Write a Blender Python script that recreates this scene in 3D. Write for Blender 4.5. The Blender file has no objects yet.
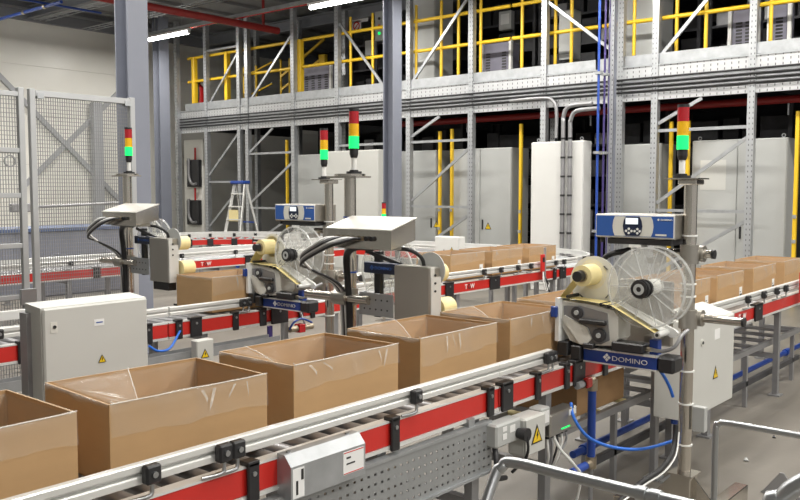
import bpy, math, random
from mathutils import Vector, Matrix
R = math.radians
random.seed(7)
SC = bpy.context.scene
COL = SC.collection
# ------------------------------------------------------------------ camera
F, HZ, CAMH, AZ = 850.0, 190.0, 1.65, R(40.3)
PITCH = math.atan((250 - HZ) / F)
cd = bpy.data.cameras.new('camera'); cam = bpy.data.objects.new('camera', cd); COL.objects.link(cam)
cd.sensor_width = 36.0; cd.lens = F / 800 * 36.0; cd.clip_start = 0.05; cd.clip_end = 200
cam.location = (0, 0, CAMH); cam.rotation_euler = (math.pi / 2 - PITCH, 0, AZ - math.pi / 2)
SC.camera = cam
# ------------------------------------------------------------------ ambient of the hall, exposure
w = bpy.data.worlds.new('hall'); SC.world = w; w.use_nodes = True
w.node_tree.nodes['Background'].inputs[0].default_value = (1.0, 0.97, 0.92, 1)
w.node_tree.nodes['Background'].inputs[1].default_value = 0.34
LAMP_W = 66.0
SC.view_settings.view_transform = 'Standard'; SC.view_settings.look = 'None'
SC.view_settings.gamma = 1.0; SC.view_settings.use_curve_mapping = False
SC.view_settings.exposure = 0.45
# pixel of the 800x500 photograph -> point on a plane of the hall
_fw0 = Vector((math.cos(AZ), math.sin(AZ), 0)); _rt = Vector((math.sin(AZ), -math.cos(AZ), 0)); _up0 = Vector((0, 0, 1))
_fw = _fw0 * math.cos(PITCH) - _up0 * math.sin(PITCH); _up = _up0 * math.cos(PITCH) + _fw0 * math.sin(PITCH)
def PX(x, y, X=None, Y=None, Z=None):
    r = _fw + _rt * ((x - 400) / F) + _up * ((250 - y) / F)
    t = X / r.x if X is not None else Y / r.y if Y is not None else (Z - CAMH) / r.z
    return Vector((r.x * t, r.y * t, CAMH + r.z * t))
def YX(x, X, y=150): return PX(x, y, X=X).y
def XY(x, Y, y=300): return PX(x, y, Y=Y).x

# ------------------------------------------------------------------ materials
MATS = {}
def mat(name, col, rough=0.5, metal=0.0, var=0.0, vscale=4.0, bump=0.0, bscale=60.0, stretch=(1, 1, 1), spec=0.5, emit=0.0, coat=0.0):
    m = bpy.data.materials.new(name); m.use_nodes = True; n = m.node_tree; nd = n.nodes; lk = n.links
    b = nd['Principled BSDF']
    b.inputs['Base Color'].default_value = (*col, 1); b.inputs['Roughness'].default_value = rough
    b.inputs['Metallic'].default_value = metal; b.inputs['Specular IOR Level'].default_value = spec
    if coat: b.inputs['Coat Weight'].default_value = coat; b.inputs['Coat Roughness'].default_value = 0.08
    if emit:
        b.inputs['Emission Color'].default_value = (*col, 1); b.inputs['Emission Strength'].default_value = emit
    if var or bump:
        tc = nd.new('ShaderNodeTexCoord'); mp = nd.new('ShaderNodeMapping'); mp.inputs['Scale'].default_value = stretch
        lk.new(tc.outputs['Object'], mp.inputs[0])
    if var:
        t = nd.new('ShaderNodeTexNoise'); t.inputs['Scale'].default_value = vscale; t.inputs['Detail'].default_value = 5
        lk.new(mp.outputs[0], t.inputs[0])
        mr = nd.new('ShaderNodeMapRange'); mr.inputs['From Min'].default_value = 0.25; mr.inputs['From Max'].default_value = 0.75
        mr.inputs['To Min'].default_value = 1 - var; mr.inputs['To Max'].default_value = 1 + var
        lk.new(t.outputs[0], mr.inputs[0])
        mx = nd.new('ShaderNodeVectorMath'); mx.operation = 'SCALE'; mx.inputs[0].default_value = col
        lk.new(mr.outputs[0], mx.inputs['Scale']); lk.new(mx.outputs[0], b.inputs['Base Color'])
    if bump:
        t2 = nd.new('ShaderNodeTexNoise'); t2.inputs['Scale'].default_value = bscale; t2.inputs['Detail'].default_value = 3
        lk.new(mp.outputs[0], t2.inputs[0])
        bp = nd.new('ShaderNodeBump'); bp.inputs['Strength'].default_value = bump; bp.inputs['Distance'].default_value = 0.01
        lk.new(t2.outputs[0], bp.inputs['Height']); lk.new(bp.outputs[0], b.inputs['Normal'])
    MATS[name] = m
    return m
def clear(name, col, lo, hi, rough, scale, dist=1.5, stretch=(1, 1, 1)):
    """clear plastic: a noise of haze and creases between see-through and glossy film"""
    m = bpy.data.materials.new(name); m.use_nodes = True; n = m.node_tree; nd = n.nodes; lk = n.links
    b = nd['Principled BSDF']; out = nd['Material Output']
    b.inputs['Base Color'].default_value = (*col, 1); b.inputs['Roughness'].default_value = rough
    tr = nd.new('ShaderNodeBsdfTransparent'); tr.inputs[0].default_value = (0.97, 0.97, 0.96, 1)
    mx = nd.new('ShaderNodeMixShader'); tc = nd.new('ShaderNodeTexCoord'); mp = nd.new('ShaderNodeMapping'); mp.inputs['Scale'].default_value = stretch
    t = nd.new('ShaderNodeTexNoise'); t.inputs['Scale'].default_value = scale; t.inputs['Detail'].default_value = 4; t.inputs['Distortion'].default_value = dist
    mr = nd.new('ShaderNodeMapRange'); mr.inputs['From Min'].default_value = 0.5; mr.inputs['From Max'].default_value = 0.8
    mr.inputs['To Min'].default_value = lo; mr.inputs['To Max'].default_value = hi
    lk.new(tc.outputs['Object'], mp.inputs[0]); lk.new(mp.outputs[0], t.inputs[0]); lk.new(t.outputs[0], mr.inputs[0])
    bp = nd.new('ShaderNodeBump'); bp.inputs['Strength'].default_value = 0.5; bp.inputs['Distance'].default_value = 0.02
    lk.new(t.outputs[0], bp.inputs['Height']); lk.new(bp.outputs[0], b.inputs['Normal'])
    lk.new(mr.outputs[0], mx.inputs[0]); lk.new(tr.outputs[0], mx.inputs[1]); lk.new(b.outputs[0], mx.inputs[2]); lk.new(mx.outputs[0], out.inputs[0])
    MATS[name] = m
    return m
def perf(name, col, rough, metal, pu, pv, su, sv, u='X', v='Z', through=True, stagger=0.0):
    """metal sheet with punched slots (far smaller than anything one could pick out singly)"""
    m = mat(name, col, rough, metal, 0.06, 8.0); n = m.node_tree; nd = n.nodes; lk = n.links
    b = nd['Principled BSDF']; out = nd['Material Output']
    tc = nd.new('ShaderNodeTexCoord'); sp = nd.new('ShaderNodeSeparateXYZ'); lk.new(tc.outputs['Object'], sp.inputs[0])
    def M(op, a, bb=None):
        q = nd.new('ShaderNodeMath'); q.operation = op
        for i, k in enumerate((a, bb)):
            if k is None: continue
            if isinstance(k, (int, float)): q.inputs[i].default_value = k
            else: lk.new(k, q.inputs[i])
        return q.outputs[0]
    uu = M('DIVIDE', sp.outputs[u], pu); vv = M('DIVIDE', sp.outputs[v], pv)
    if stagger: vv = M('ADD', vv, M('MULTIPLY', M('MODULO', M('FLOOR', uu), 2.0), stagger))
    du = M('ABSOLUTE', M('SUBTRACT', M('FRACT', uu), 0.5)); dv = M('ABSOLUTE', M('SUBTRACT', M('FRACT', vv), 0.5))
    hole = M('MULTIPLY', M('LESS_THAN', du, su / 2), M('LESS_THAN', dv, sv / 2))
    mx = nd.new('ShaderNodeMixShader'); lk.new(hole, mx.inputs[0]); lk.new(b.outputs[0], mx.inputs[1])
    if through: q = nd.new('ShaderNodeBsdfTransparent')
    else: q = nd.new('ShaderNodeBsdfDiffuse'); q.inputs[0].default_value = (0.15, 0.15, 0.16, 1)
    lk.new(q.outputs[0], mx.inputs[2]); lk.new(mx.outputs[0], out.inputs[0])
    return m

mat('galv', (0.42, 0.435, 0.45), 0.40, 0.6, 0.14, 9, 0.05, 40)
mat('steel', (0.62, 0.585, 0.53), 0.19, 0.97, 0.06, 3, 0.01, 30, (6, 6, 0.5))
mat('hoodsheen', (0.72, 0.70, 0.66), 0.42, 0.7, 0.03, 3)  # hood top's bright reflection put into a paler steel colour
mat('brushed', (0.42, 0.40, 0.365), 0.36, 0.85, 0.08, 2, 0.02, 60, (1, 1, 0.2))
mat('alu', (0.72, 0.72, 0.70), 0.36, 0.3, 0.04, 5)
mat('chrome', (0.46, 0.475, 0.49), 0.38, 1.0)
mat('red', (0.56, 0.022, 0.016), 0.36, 0, 0.06, 6, 0.02, 30, coat=0.2)
mat('redpipe', (0.30, 0.02, 0.018), 0.4, 0, 0.08, 5)
mat('black', (0.018, 0.018, 0.02), 0.42, 0, 0.15, 20)
mat('rubber', (0.012, 0.012, 0.013), 0.55)
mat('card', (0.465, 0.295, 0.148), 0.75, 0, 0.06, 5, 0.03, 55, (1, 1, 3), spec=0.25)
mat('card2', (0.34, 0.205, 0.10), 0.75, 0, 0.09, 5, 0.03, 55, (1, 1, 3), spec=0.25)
mat('cardedge', (0.42, 0.285, 0.165), 0.8, 0, 0.15, 80)
mat('ral', (0.56, 0.56, 0.53), 0.4, 0, 0.02, 3)
mat('ralwhite', (0.70, 0.70, 0.68), 0.42, 0, 0.02, 3)
mat('ralgrey', (0.44, 0.45, 0.44), 0.45, 0, 0.04, 2)
mat('column', (0.22, 0.235, 0.285), 0.42, 0, 0.05, 3)
mat('wall', (0.76, 0.75, 0.70), 0.34, 0, 0.03, 1.2, 0.02, 4)
mat('bracegrey', (0.36, 0.37, 0.39), 0.45, 0, 0.04, 3)
mat('benchblue', (0.09, 0.13, 0.24), 0.45)
mat('eave', (0.22, 0.23, 0.25), 0.5, 0, 0.06, 3)
mat('deck', (0.25, 0.255, 0.26), 0.6, 0.1, 0.15, 3)
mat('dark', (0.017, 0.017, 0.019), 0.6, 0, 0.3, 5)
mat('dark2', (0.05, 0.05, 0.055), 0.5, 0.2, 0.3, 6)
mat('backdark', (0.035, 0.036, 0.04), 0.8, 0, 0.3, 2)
mat('yellow', (0.78, 0.50, 0.02), 0.42, 0, 0.05, 5)
mat('yellowsign', (0.82, 0.55, 0.01), 0.4)
mat('paper', (0.80, 0.80, 0.79), 0.6)
mat('hoseblue', (0.025, 0.15, 0.62), 0.3)
mat('blue', (0.018, 0.065, 0.34), 0.35, 0, 0.06, 8)
mat('bluelabel', (0.012, 0.045, 0.24), 0.35)
mat('consoleblue', (0.03, 0.10, 0.36), 0.35, 0, 0.03, 10)
mat('navy', (0.010, 0.018, 0.05), 0.35)
mat('purple', (0.05, 0.035, 0.16), 0.4)
mat('louvre', (0.16, 0.155, 0.20), 0.5, 0, 0.06, 6)
mat('white', (0.78, 0.78, 0.76), 0.4)
mat('offwhite', (0.66, 0.65, 0.60), 0.35, 0, 0.03, 9)
mat('lcd', (0.75, 0.82, 0.88), 0.3, emit=0.5)
mat('lensred', (0.42, 0.012, 0.02), 0.2, coat=0.5)
mat('lensyellow', (0.85, 0.48, 0.01), 0.2, coat=0.5)
mat('lensgreen', (0.01, 0.72, 0.13), 0.2, emit=1.1)
mat('rollyellow', (0.82, 0.70, 0.36), 0.6, 0, 0.03, 20)
mat('webyellow', (0.78, 0.66, 0.30), 0.5)
mat('brass', (0.42, 0.36, 0.27), 0.35, 0.9)
mat('tube', (1.0, 0.98, 0.94), 0.4, emit=14.0)
mat('pipegrey', (0.32, 0.32, 0.33), 0.4, 0.5, 0.08, 6)
mat('darkpipe', (0.02, 0.02, 0.022), 0.5)
mat('redtank', (0.50, 0.012, 0.015), 0.25, coat=0.4)
mat('orange', (0.75, 0.25, 0.02), 0.5)
mat('fencealu', (0.50, 0.51, 0.52), 0.36, 0.4, 0.04, 5)
mat('wire', (0.30, 0.305, 0.31), 0.4, 0.5)
mat('smoke', (0.20, 0.20, 0.205), 0.15, coat=0.5)
mat('stencil', (0.02, 0.02, 0.02), 0.5)
mat('tie', (0.8, 0.8, 0.78), 0.5)
mat('slatdark', (0.05, 0.05, 0.05), 0.7)  # near-black of the louvre slats
clear('film', (0.86, 0.83, 0.78), 0.095, 0.17, 0.14, 5, 1.2, (1, 1, 0.6))
clear('fold_glint', (0.92, 0.90, 0.86), 0.32, 0.6, 0.2, 14, 0.6)  # denser whitish film for the painted highlight streaks
clear('plexi', (0.82, 0.83, 0.83), 0.15, 0.24, 0.12, 9, 0.6)
clear('plexirim', (0.85, 0.86, 0.86), 0.30, 0.42, 0.15, 9, 0.5)
perf('tray', (0.33, 0.34, 0.345), 0.42, 0.4, 0.036, 0.036, 0.36, 0.26, 'X', 'Z', True, 0.0)
perf('uprightperf', (0.46, 0.475, 0.49), 0.40, 0.55, 0.05, 0.075, 0.24, 0.36, 'Y', 'Z', False)
perf('beamperf', (0.52, 0.53, 0.54), 0.40, 0.5, 0.10, 0.07, 0.14, 0.5, 'Y', 'Z', False)
# concrete floor: streaks and stains of its own
def floor_mat():
    m = mat('concrete', (0.175, 0.160, 0.138), 0.42, 0, 0.16, 1.1, 0.06, 25); n = m.node_tree; nd = n.nodes; lk = n.links
    b = nd['Principled BSDF']; src = b.inputs['Base Color'].links[0].from_socket
    tc = nd.new('ShaderNodeTexCoord'); mp = nd.new('ShaderNodeMapping'); mp.inputs['Scale'].default_value = (0.5, 5, 1); mp.inputs['Rotation'].default_value = (0, 0, R(50))
    t = nd.new('ShaderNodeTexNoise'); t.inputs['Scale'].default_value = 1.6; t.inputs['Detail'].default_value = 6
    lk.new(tc.outputs['Object'], mp.inputs[0]); lk.new(mp.outputs[0], t.inputs[0])
    mr = nd.new('ShaderNodeMapRange'); mr.inputs['From Min'].default_value = 0.3; mr.inputs['From Max'].default_value = 0.7
    mr.inputs['To Min'].default_value = 0.82; mr.inputs['To Max'].default_value = 1.16; lk.new(t.outputs[0], mr.inputs[0])
    mx = nd.new('ShaderNodeVectorMath'); mx.operation = 'SCALE'; lk.new(src, mx.inputs[0]); lk.new(mr.outputs[0], mx.inputs['Scale'])
    lk.new(mx.outputs[0], b.inputs['Base Color'])
    mr2 = nd.new('ShaderNodeMapRange'); mr2.inputs['To Min'].default_value = 0.3; mr2.inputs['To Max'].default_value = 0.55
    lk.new(t.outputs[0], mr2.inputs[0]); lk.new(mr2.outputs[0], b.inputs['Roughness'])
floor_mat()

# ------------------------------------------------------------------ mesh building
class MB:
    def __init__(s): s.v = []; s.f = []; s.sm = []
    def _add(s, vs, fs, smooth=False):
        o = len(s.v); s.v += [tuple(p) for p in vs]
        for k in fs: s.f.append(tuple(i + o for i in k)); s.sm.append(smooth)
        return s
    def box(s, x0, y0, z0, x1, y1, z1, c=0.0, M=None):
        x0, x1 = min(x0, x1), max(x0, x1); y0, y1 = min(y0, y1), max(y0, y1); z0, z1 = min(z0, z1), max(z0, z1)
        if c <= 0:
            vs = [(x, y, z) for x in (x0, x1) for y in (y0, y1) for z in (z0, z1)]
            fs = [(0, 1, 3, 2), (4, 6, 7, 5), (0, 4, 5, 1), (2, 3, 7, 6), (0, 2, 6, 4), (1, 5, 7, 3)]
        else:
            c = min(c, (x1 - x0) * .45, (y1 - y0) * .45, (z1 - z0) * .45)
            vs = []; ix = {}
            for a in (0, 1):
                for b in (0, 1):
                    for d in (0, 1):
                        P = [(x0, x1)[a], (y0, y1)[b], (z0, z1)[d]]; sg = [1 - 2 * a, 1 - 2 * b, 1 - 2 * d]
                        for ax in range(3):
                            q = [P[i] + (0 if i == ax else sg[i] * c) for i in range(3)]
                            ix[a, b, d, ax] = len(vs); vs.append(tuple(q))
            fs = []
            for ax in range(3):
                o = [i for i in range(3) if i != ax]
                for sd in (0, 1):
                    def key(p, q):
                        k = [0, 0, 0]; k[ax] = sd; k[o[0]] = p; k[o[1]] = q; return ix[(*k, ax)]
                    ring = [key(0, 0), key(1, 0), key(1, 1), key(0, 1)]
                    if (sd == 1) != (ax != 1): ring.reverse()
                    fs.append(tuple(ring))
            for ax in range(3):
                o = [i for i in range(3) if i != ax]
                for p in (0, 1):
                    for q in (0, 1):
                        k0 = [0, 0, 0]; k0[o[0]] = p; k0[o[1]] = q; k1 = list(k0); k1[ax] = 1
                        r = [ix[(*k0, o[0])], ix[(*k1, o[0])], ix[(*k1, o[1])], ix[(*k0, o[1])]]
                        fs.append(tuple(r))
            for a in (0, 1):
                for b in (0, 1):
                    for d in (0, 1): fs.append((ix[a, b, d, 0], ix[a, b, d, 1], ix[a, b, d, 2]))
        if M is not None: vs = [M @ Vector(p) for p in vs]
        return s._add(vs, fs)
    def bar(s, p0, p1, wd, ht, up=(0, 0, 1)):
        """rectangular bar from p0 to p1; wd across, ht along 'up'"""
        p0, p1 = Vector(p0), Vector(p1); d = (p1 - p0).normalized(); up = Vector(up)
        a = d.cross(up)
        if a.length < 1e-5: a = d.cross(Vector((1, 0, 0)))
        a.normalize(); b = a.cross(d).normalized()
        vs = [p + a * (i * wd / 2) + b * (j * ht / 2) for p in (p0, p1) for i, j in ((-1, -1), (1, -1), (1, 1), (-1, 1))]
        return s._add(vs, [(3, 2, 1, 0), (4, 5, 6, 7), (0, 1, 5, 4), (1, 2, 6, 5), (2, 3, 7, 6), (3, 0, 4, 7)])
    def cyl(s, p0, p1, r, n=14, r2=None, cap=True):
        p0, p1 = Vector(p0), Vector(p1); d = (p1 - p0).normalized(); r2 = r if r2 is None else r2
        a = d.cross(Vector((0, 0, 1)) if abs(d.z) < 0.9 else Vector((1, 0, 0))).normalized(); b = d.cross(a)
        vs = []
        for p, q in ((p0, r), (p1, r2)):
            for i in range(n):
                t = 2 * math.pi * i / n; vs.append(p + a * (math.cos(t) * q) + b * (math.sin(t) * q))
        s._add(vs, [(i, (i + 1) % n, n + (i + 1) % n, n + i) for i in range(n)], True)
        if cap:
            s._add(vs[:n], [tuple(reversed(range(n)))]); s._add(vs[n:], [tuple(range(n))])
        return s
    def ring(s, c, ax, r0, r1, h, n=32):
        """flat ring / tube of thickness r0..r1 along axis ax"""
        c, ax = Vector(c), Vector(ax).normalized()
        a = ax.cross(Vector((0, 0, 1)) if abs(ax.z) < 0.9 else Vector((1, 0, 0))).normalized(); b = ax.cross(a); vs = []
        for q, z in ((r0, 0), (r1, 0), (r1, h), (r0, h)):
            for i in range(n):
                t = 2 * math.pi * i / n; vs.append(c + ax * z + a * (math.cos(t) * q) + b * (math.sin(t) * q))
        fs = []
        for k in range(4):
            for i in range(n):
                j = (i + 1) % n; fs.append((k * n + i, k * n + j, ((k + 1) % 4) * n + j, ((k + 1) % 4) * n + i))
        return s._add(vs, fs)
    def tube(s, pts, r, n=8, sub=5, cap=True):
        P = [Vector(p) for p in pts]
        if sub > 1 and len(P) > 2:
            Q = []
            for i in range(len(P) - 1):
                a, b, c, d = P[max(i - 1, 0)], P[i], P[i + 1], P[min(i + 2, len(P) - 1)]
                for k in range(sub):
                    t = k / sub
                    Q.append(0.5 * ((2 * b) + (c - a) * t + (2 * a - 5 * b + 4 * c - d) * t * t + (3 * b - a - 3 * c + d) * t ** 3))
            Q.append(P[-1]); P = Q
        vs = []; a = None
        for i, p in enumerate(P):
            d = (P[min(i + 1, len(P) - 1)] - P[max(i - 1, 0)]).normalized()
            if a is None: a = d.cross(Vector((0, 0, 1)) if abs(d.z) < 0.9 else Vector((1, 0, 0))).normalized()
            else:
                a = a - d * a.dot(d)
                a = a.normalized() if a.length > 1e-6 else d.orthogonal().normalized()
            b = d.cross(a)
            for k in range(n):
                t = 2 * math.pi * k / n; vs.append(p + a * (math.cos(t) * r) + b * (math.sin(t) * r))
        m = len(P)
        s._add(vs, [(i * n + k, i * n + (k + 1) % n, (i + 1) * n + (k + 1) % n, (i + 1) * n + k) for i in range(m - 1) for k in range(n)], True)
        if cap: s._add(vs[:n], [tuple(reversed(range(n)))]); s._add(vs[-n:], [tuple(range(n))])
        return s
    def prism(s, pts, axis, d0, d1):
        """polygon pts (2-D) extruded along axis: 'x' pts=(y,z); 'y' pts=(x,z); 'z' pts=(x,y)"""
        n = len(pts)
        def mk(p, d): return {'x': (d, p[0], p[1]), 'y': (p[0], d, p[1]), 'z': (p[0], p[1], d)}[axis]
        vs = [mk(p, d0) for p in pts] + [mk(p, d1) for p in pts]
        return s._add(vs, [tuple(range(n)), tuple(reversed(range(n, 2 * n)))] + [(i, (i + 1) % n, n + (i + 1) % n, n + i) for i in range(n)])
    def sheet(s, rows, smooth=True):
        m, n = len(rows), len(rows[0]); vs = [p for r in rows for p in r]
        return s._add(vs, [(i * n + k, i * n + k + 1, (i + 1) * n + k + 1, (i + 1) * n + k) for i in range(m - 1) for k in range(n - 1)], smooth)
    def mesh(s, name):
        me = bpy.data.meshes.new(name); me.from_pydata(s.v, [], s.f); me.polygons.foreach_set('use_smooth', s.sm)
        import bmesh
        bm = bmesh.new(); bm.from_mesh(me); bmesh.ops.recalc_face_normals(bm, faces=bm.faces); bm.to_mesh(me); bm.free()
        me.update(); return me
    def build(s, name, m, parent=None, loc=None, rot=None):
        me = s.mesh(name); me.materials.append(MATS[m]); o = bpy.data.objects.new(name, me); COL.objects.link(o)
        if parent: o.parent = parent
        if loc is not None: o.location = loc
        if rot is not None: o.rotation_euler = rot
        return o
def tag(o, label=None, cat=None, group=None, kind=None):
    for k, v in (('label', label), ('category', cat), ('group', group), ('kind', kind)):
        if v: o[k] = v
    return o
def thing(name, label, cat, loc=(0, 0, 0), rz=0.0, group=None):
    o = bpy.data.objects.new(name, None); COL.objects.link(o); o.empty_display_size = 0.1
    o.location = loc; o.rotation_euler = (0, 0, rz)
    return tag(o, label, cat, group)
def inst(src, name, parent, loc, rot=None):
    o = bpy.data.objects.new(name, src.data); COL.objects.link(o); o.parent = parent; o.location = loc
    if rot is not None: o.rotation_euler = rot
    return o
def copy_tree(o, parent=None):
    c = o.copy(); COL.objects.link(c); c.parent = parent
    for ch in list(o.children): copy_tree(ch, c)
    return c
def one(name, mb, m, label, cat, group=None, loc=None): return tag(mb.build(name, m, None, loc), label, cat, group)
_tc = {}
def text_mesh(txt, size, ext=0.0012, off=0.0, sx=1.0):
    k = (txt, size, off, sx)
    if k in _tc: return _tc[k]
    c = bpy.data.curves.new('lettering', 'FONT'); c.body = txt; c.size = size; c.extrude = ext; c.offset = off * size
    c.align_x = 'LEFT'; c.align_y = 'BOTTOM_BASELINE'; c.resolution_u = 3
    o = bpy.data.objects.new('lettering', c); COL.objects.link(o)
    bpy.context.view_layer.update()
    me = bpy.data.meshes.new_from_object(o.evaluated_get(bpy.context.evaluated_depsgraph_get()))
    bpy.data.objects.remove(o); bpy.data.curves.remove(c)
    for v in me.vertices: v.co.x *= sx
    _tc[k] = me
    return me
def lettering(txt, size, m, parent, loc, face='-y', off=0.0, sx=1.0, name='lettering'):
    me = text_mesh(txt, size, 0.0012, off, sx).copy(); me.materials.clear(); me.materials.append(MATS[m])
    o = bpy.data.objects.new(name, me); COL.objects.link(o); o.parent = parent; o.location = loc
    o.rotation_euler = (R(90), 0, {'-y': 0, '-x': R(-90), '+x': R(90)}[face])
    return o
def warn_sign(parent, c, h, face='-y', name='warning_sign'):
    """yellow triangle with a black rim and a black bolt, lying on a panel"""
    w = h * 1.1
    def M(mb, dd, m, nm, par):
        o = mb.build(nm, m, par); return o
    def pts(P, d):
        mb = MB()
        if face == '-y': mb.prism([(c[0] + x * w, c[2] + z * h) for x, z in P], 'y', c[1] - d - .001, c[1] - d)
        else: mb.prism([(c[1] - x * w, c[2] + z * h) for x, z in P], 'x', c[0] - d - .001, c[0] - d)
        return mb
    o = pts([(-.5, -.5), (.5, -.5), (0, .5)], 0).build(name, 'stencil', parent)
    pts([(-.37, -.42), (.37, -.42), (0, .32)], .0015).build('sign_face', 'yellowsign', o)
    pts([(.02, .15), (-.08, -.1), (0, -.08), (-.05, -.3), (.1, -.02), (.02, -.03), (.08, .15)], .003).build('bolt_symbol', 'stencil', o)
    return o

# ================================================================== THE HALL
def struct(name, mb, m, parent=None):
    o = mb.build(name, m, parent)
    if parent is None: o['kind'] = 'structure'
    return o
struct('floor', MB().box(-6, -8, -0.2, 20, 20, 0), 'concrete')
WY = 18.7
wl = struct('wall_left', MB().box(-6, WY + .05, 0, 20, WY + .25, 5.9), 'eave')
for i in range(5):
    z0 = 0.02 + i * 1.1
    MB().box(-6, WY, z0, 20, WY + .05, min(z0 + 1.096, 5.9), .002).build('wall_panel', 'wall', wl)
struct('wall_blocker', MB().box(-6.2, -8, 0, -6, WY, 5.9), 'ralgrey')  # unseen wall, added to block ambient light from this side
struct('wall_back', MB().box(18.2, -8, 0, 18.4, WY, 5.9), 'backdark')
ce = struct('ceiling', MB().box(-6, -8, 5.75, 20, 20, 5.9), 'deck')
for i in range(26):
    MB().box(-6, -6 + i * 1.0, 5.68, 18, -5.88 + i * 1.0, 5.75).build('roof_rib', 'deck', ce)
struct('trim_eave', MB().box(-6, WY - .12, 5.38, 18, WY, 5.75), 'eave')
struct('trim_rail', MB().box(-6, WY - .2, 5.60, 18, WY - .14, 5.64), 'galv')
_b = [PX(-45, 30, Y=WY - .06), PX(128, 209, Y=WY - .06), PX(125, 86, Y=WY - .04), PX(20, 190, Y=WY - .04)]
struct('trim_wall_brace_1', MB().bar(_b[0], _b[1], .09, .10), 'bracegrey')
struct('trim_wall_brace_2', MB().bar(_b[2], _b[3], .07, .10), 'bracegrey')
_x = PX(98, 150, Y=WY - .2).x; struct('trim_wall_post', MB().box(_x - .12, WY - .25, 0, _x + .12, WY - .1, 3.7), 'bracegrey')
def column(x, y, label, s=.22, top=5.7):
    t = thing('steel_column', label, 'column', (x, y, 0), 0, 'steel building columns')
    h = s / 2; f = .018
    MB().box(-h, -h, .02, h, -h + f, top, .003).build('flange', 'column', t)
    MB().box(-h, h - f, .02, h, h, top, .003).build('flange', 'column', t)
    MB().box(-.006, -h + f, .02, .006, h - f, top).build('web', 'column', t)
    MB().box(-h - .06, -h - .06, 0, h + .06, h + .06, .02).build('base_plate', 'column', t)
    return t
column(4.80, 7.56, 'broad grey steel column right beside the mesh fence corner', .23)
column(11.35, 9.80, 'grey steel column in front of the mezzanine in mid picture', .235)
column(11.85, 17.45, 'slimmer grey steel column farther back behind the left labeller hood', .27)
# roof beams along the hall's width
for i, x in enumerate((-1.0, 4.8, 9.3, 14.0)):
    m = MB(); m.box(x - .1, -8, 5.42, x + .1, WY, 5.44); m.box(x - .1, -8, 5.66, x + .1, WY, 5.68); m.box(x - .008, -8, 5.44, x + .008, WY, 5.66)
    struct('trim_roof_beam_%d' % (i + 1), m, 'eave')

# lamps: tube luminaires hung from the roof, with unseen ones added for light
def luminaire(x, y, label):
    t = thing('ceiling_light', label, 'lamp', (x, y, 5.0), 0, 'tube luminaires under the roof')
    MB().box(-.045, -.78, .035, .045, .78, .09, .01).build('housing', 'white', t)
    MB().cyl((0, -.73, 0), (0, .73, 0), .036, 12).build('tube', 'tube', t)
    for s in (-1, 1):
        MB().box(-.03, s * .74 - .02, -.03, .03, s * .74 + .02, .04, .005).build('end_cap', 'white', t)
        MB().cyl((0, s * .5, .09), (0, s * .5, .68), .006, 6).build('hanger', 'wire', t)
    ld = bpy.data.lights.new('lamp_light', 'AREA'); ld.shape = 'RECTANGLE'; ld.size = .16; ld.size_y = 1.5; ld.energy = LAMP_W; ld.color = (1.0, 0.965, 0.90)
    lo = bpy.data.objects.new('lamp_light', ld); COL.objects.link(lo); lo.parent = t; lo.location = (0, 0, -.04)
    return t
for X in (11.1, 7.0, 2.9, -1.2):
    for Y in (16.05, 13.45, 10.85, 8.25, 5.65, 3.05, .45, -2.15, -4.75):  # outermost rows added out of view to brighten the carton fronts
        if X < 0 and Y > 0: continue
        if X == 11.1 and Y in (13.45,): continue
        if X == 11.1 and Y == 16.05: l = 'lit tube light at upper left beside the broad column'
        elif X == 11.1 and Y == 10.85: l = 'lit tube light at top centre in front of mezzanine railing'
        else: l = 'unseen tube light added under the roof to light the hall'
        luminaire(X, Y, l)
m = MB(); m.box(11.07, -3, 5.10, 11.13, 18, 5.16)
one('lighting_trunk', m, 'galv', 'grey trunking rail carrying the tube lights along the roof', 'trunking')

# pipes under the roof
m = MB(); m.cyl((5.0, 13.83, 5.02), (12.3, 13.83, 5.02), .072, 16)
t = thing('sprinkler_main', 'thick dark red sprinkler pipe running below the roof', 'pipe')
m.build('main_pipe', 'redpipe', t)
MB().cyl((11.9, 13.83, 5.02), (11.9, 13.83, 5.6), .03, 10).build('riser', 'redpipe', t)
for x in (8.0, 10.2, 12.25): MB().cyl((x, 13.83, 5.02), (x + .05, 13.83, 5.02), .075, 16).build('coupling', 'redpipe', t)
one('sprinkler_branch', MB().cyl((11.25, 9.5, 5.13), (11.25, 18, 5.13), .022, 8), 'redtank', 'thin red sprinkler pipe alongside the tube lights', 'pipe')
t = thing('sprinkler_stub', 'short red pipe stub hanging near the roof at upper left', 'pipe')
MB().cyl((7.6, 13.0, 5.3), (7.6, 14.4, 5.3), .04, 10).build('pipe', 'redpipe', t); MB().cyl((7.6, 14.4, 5.3), (7.6, 14.46, 5.3), .055, 10).build('cap', 'redpipe', t)
t = thing('air_main', 'blue compressed air pipe below the roof at upper left', 'pipe')
MB().cyl((7.87, 14.6, 5.0), (7.87, 18.4, 5.0), .03, 10).build('pipe', 'blue', t); MB().cyl((7.0, 15.2, 5.06), (9.0, 15.2, 5.06), .022, 8).build('cross_pipe', 'blue', t)
for y in (15.2, 16.0): MB().cyl((7.87, y - .04, 5.0), (7.87, y + .04, 5.0), .042, 10).build('coupling', 'brass', t)
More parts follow.
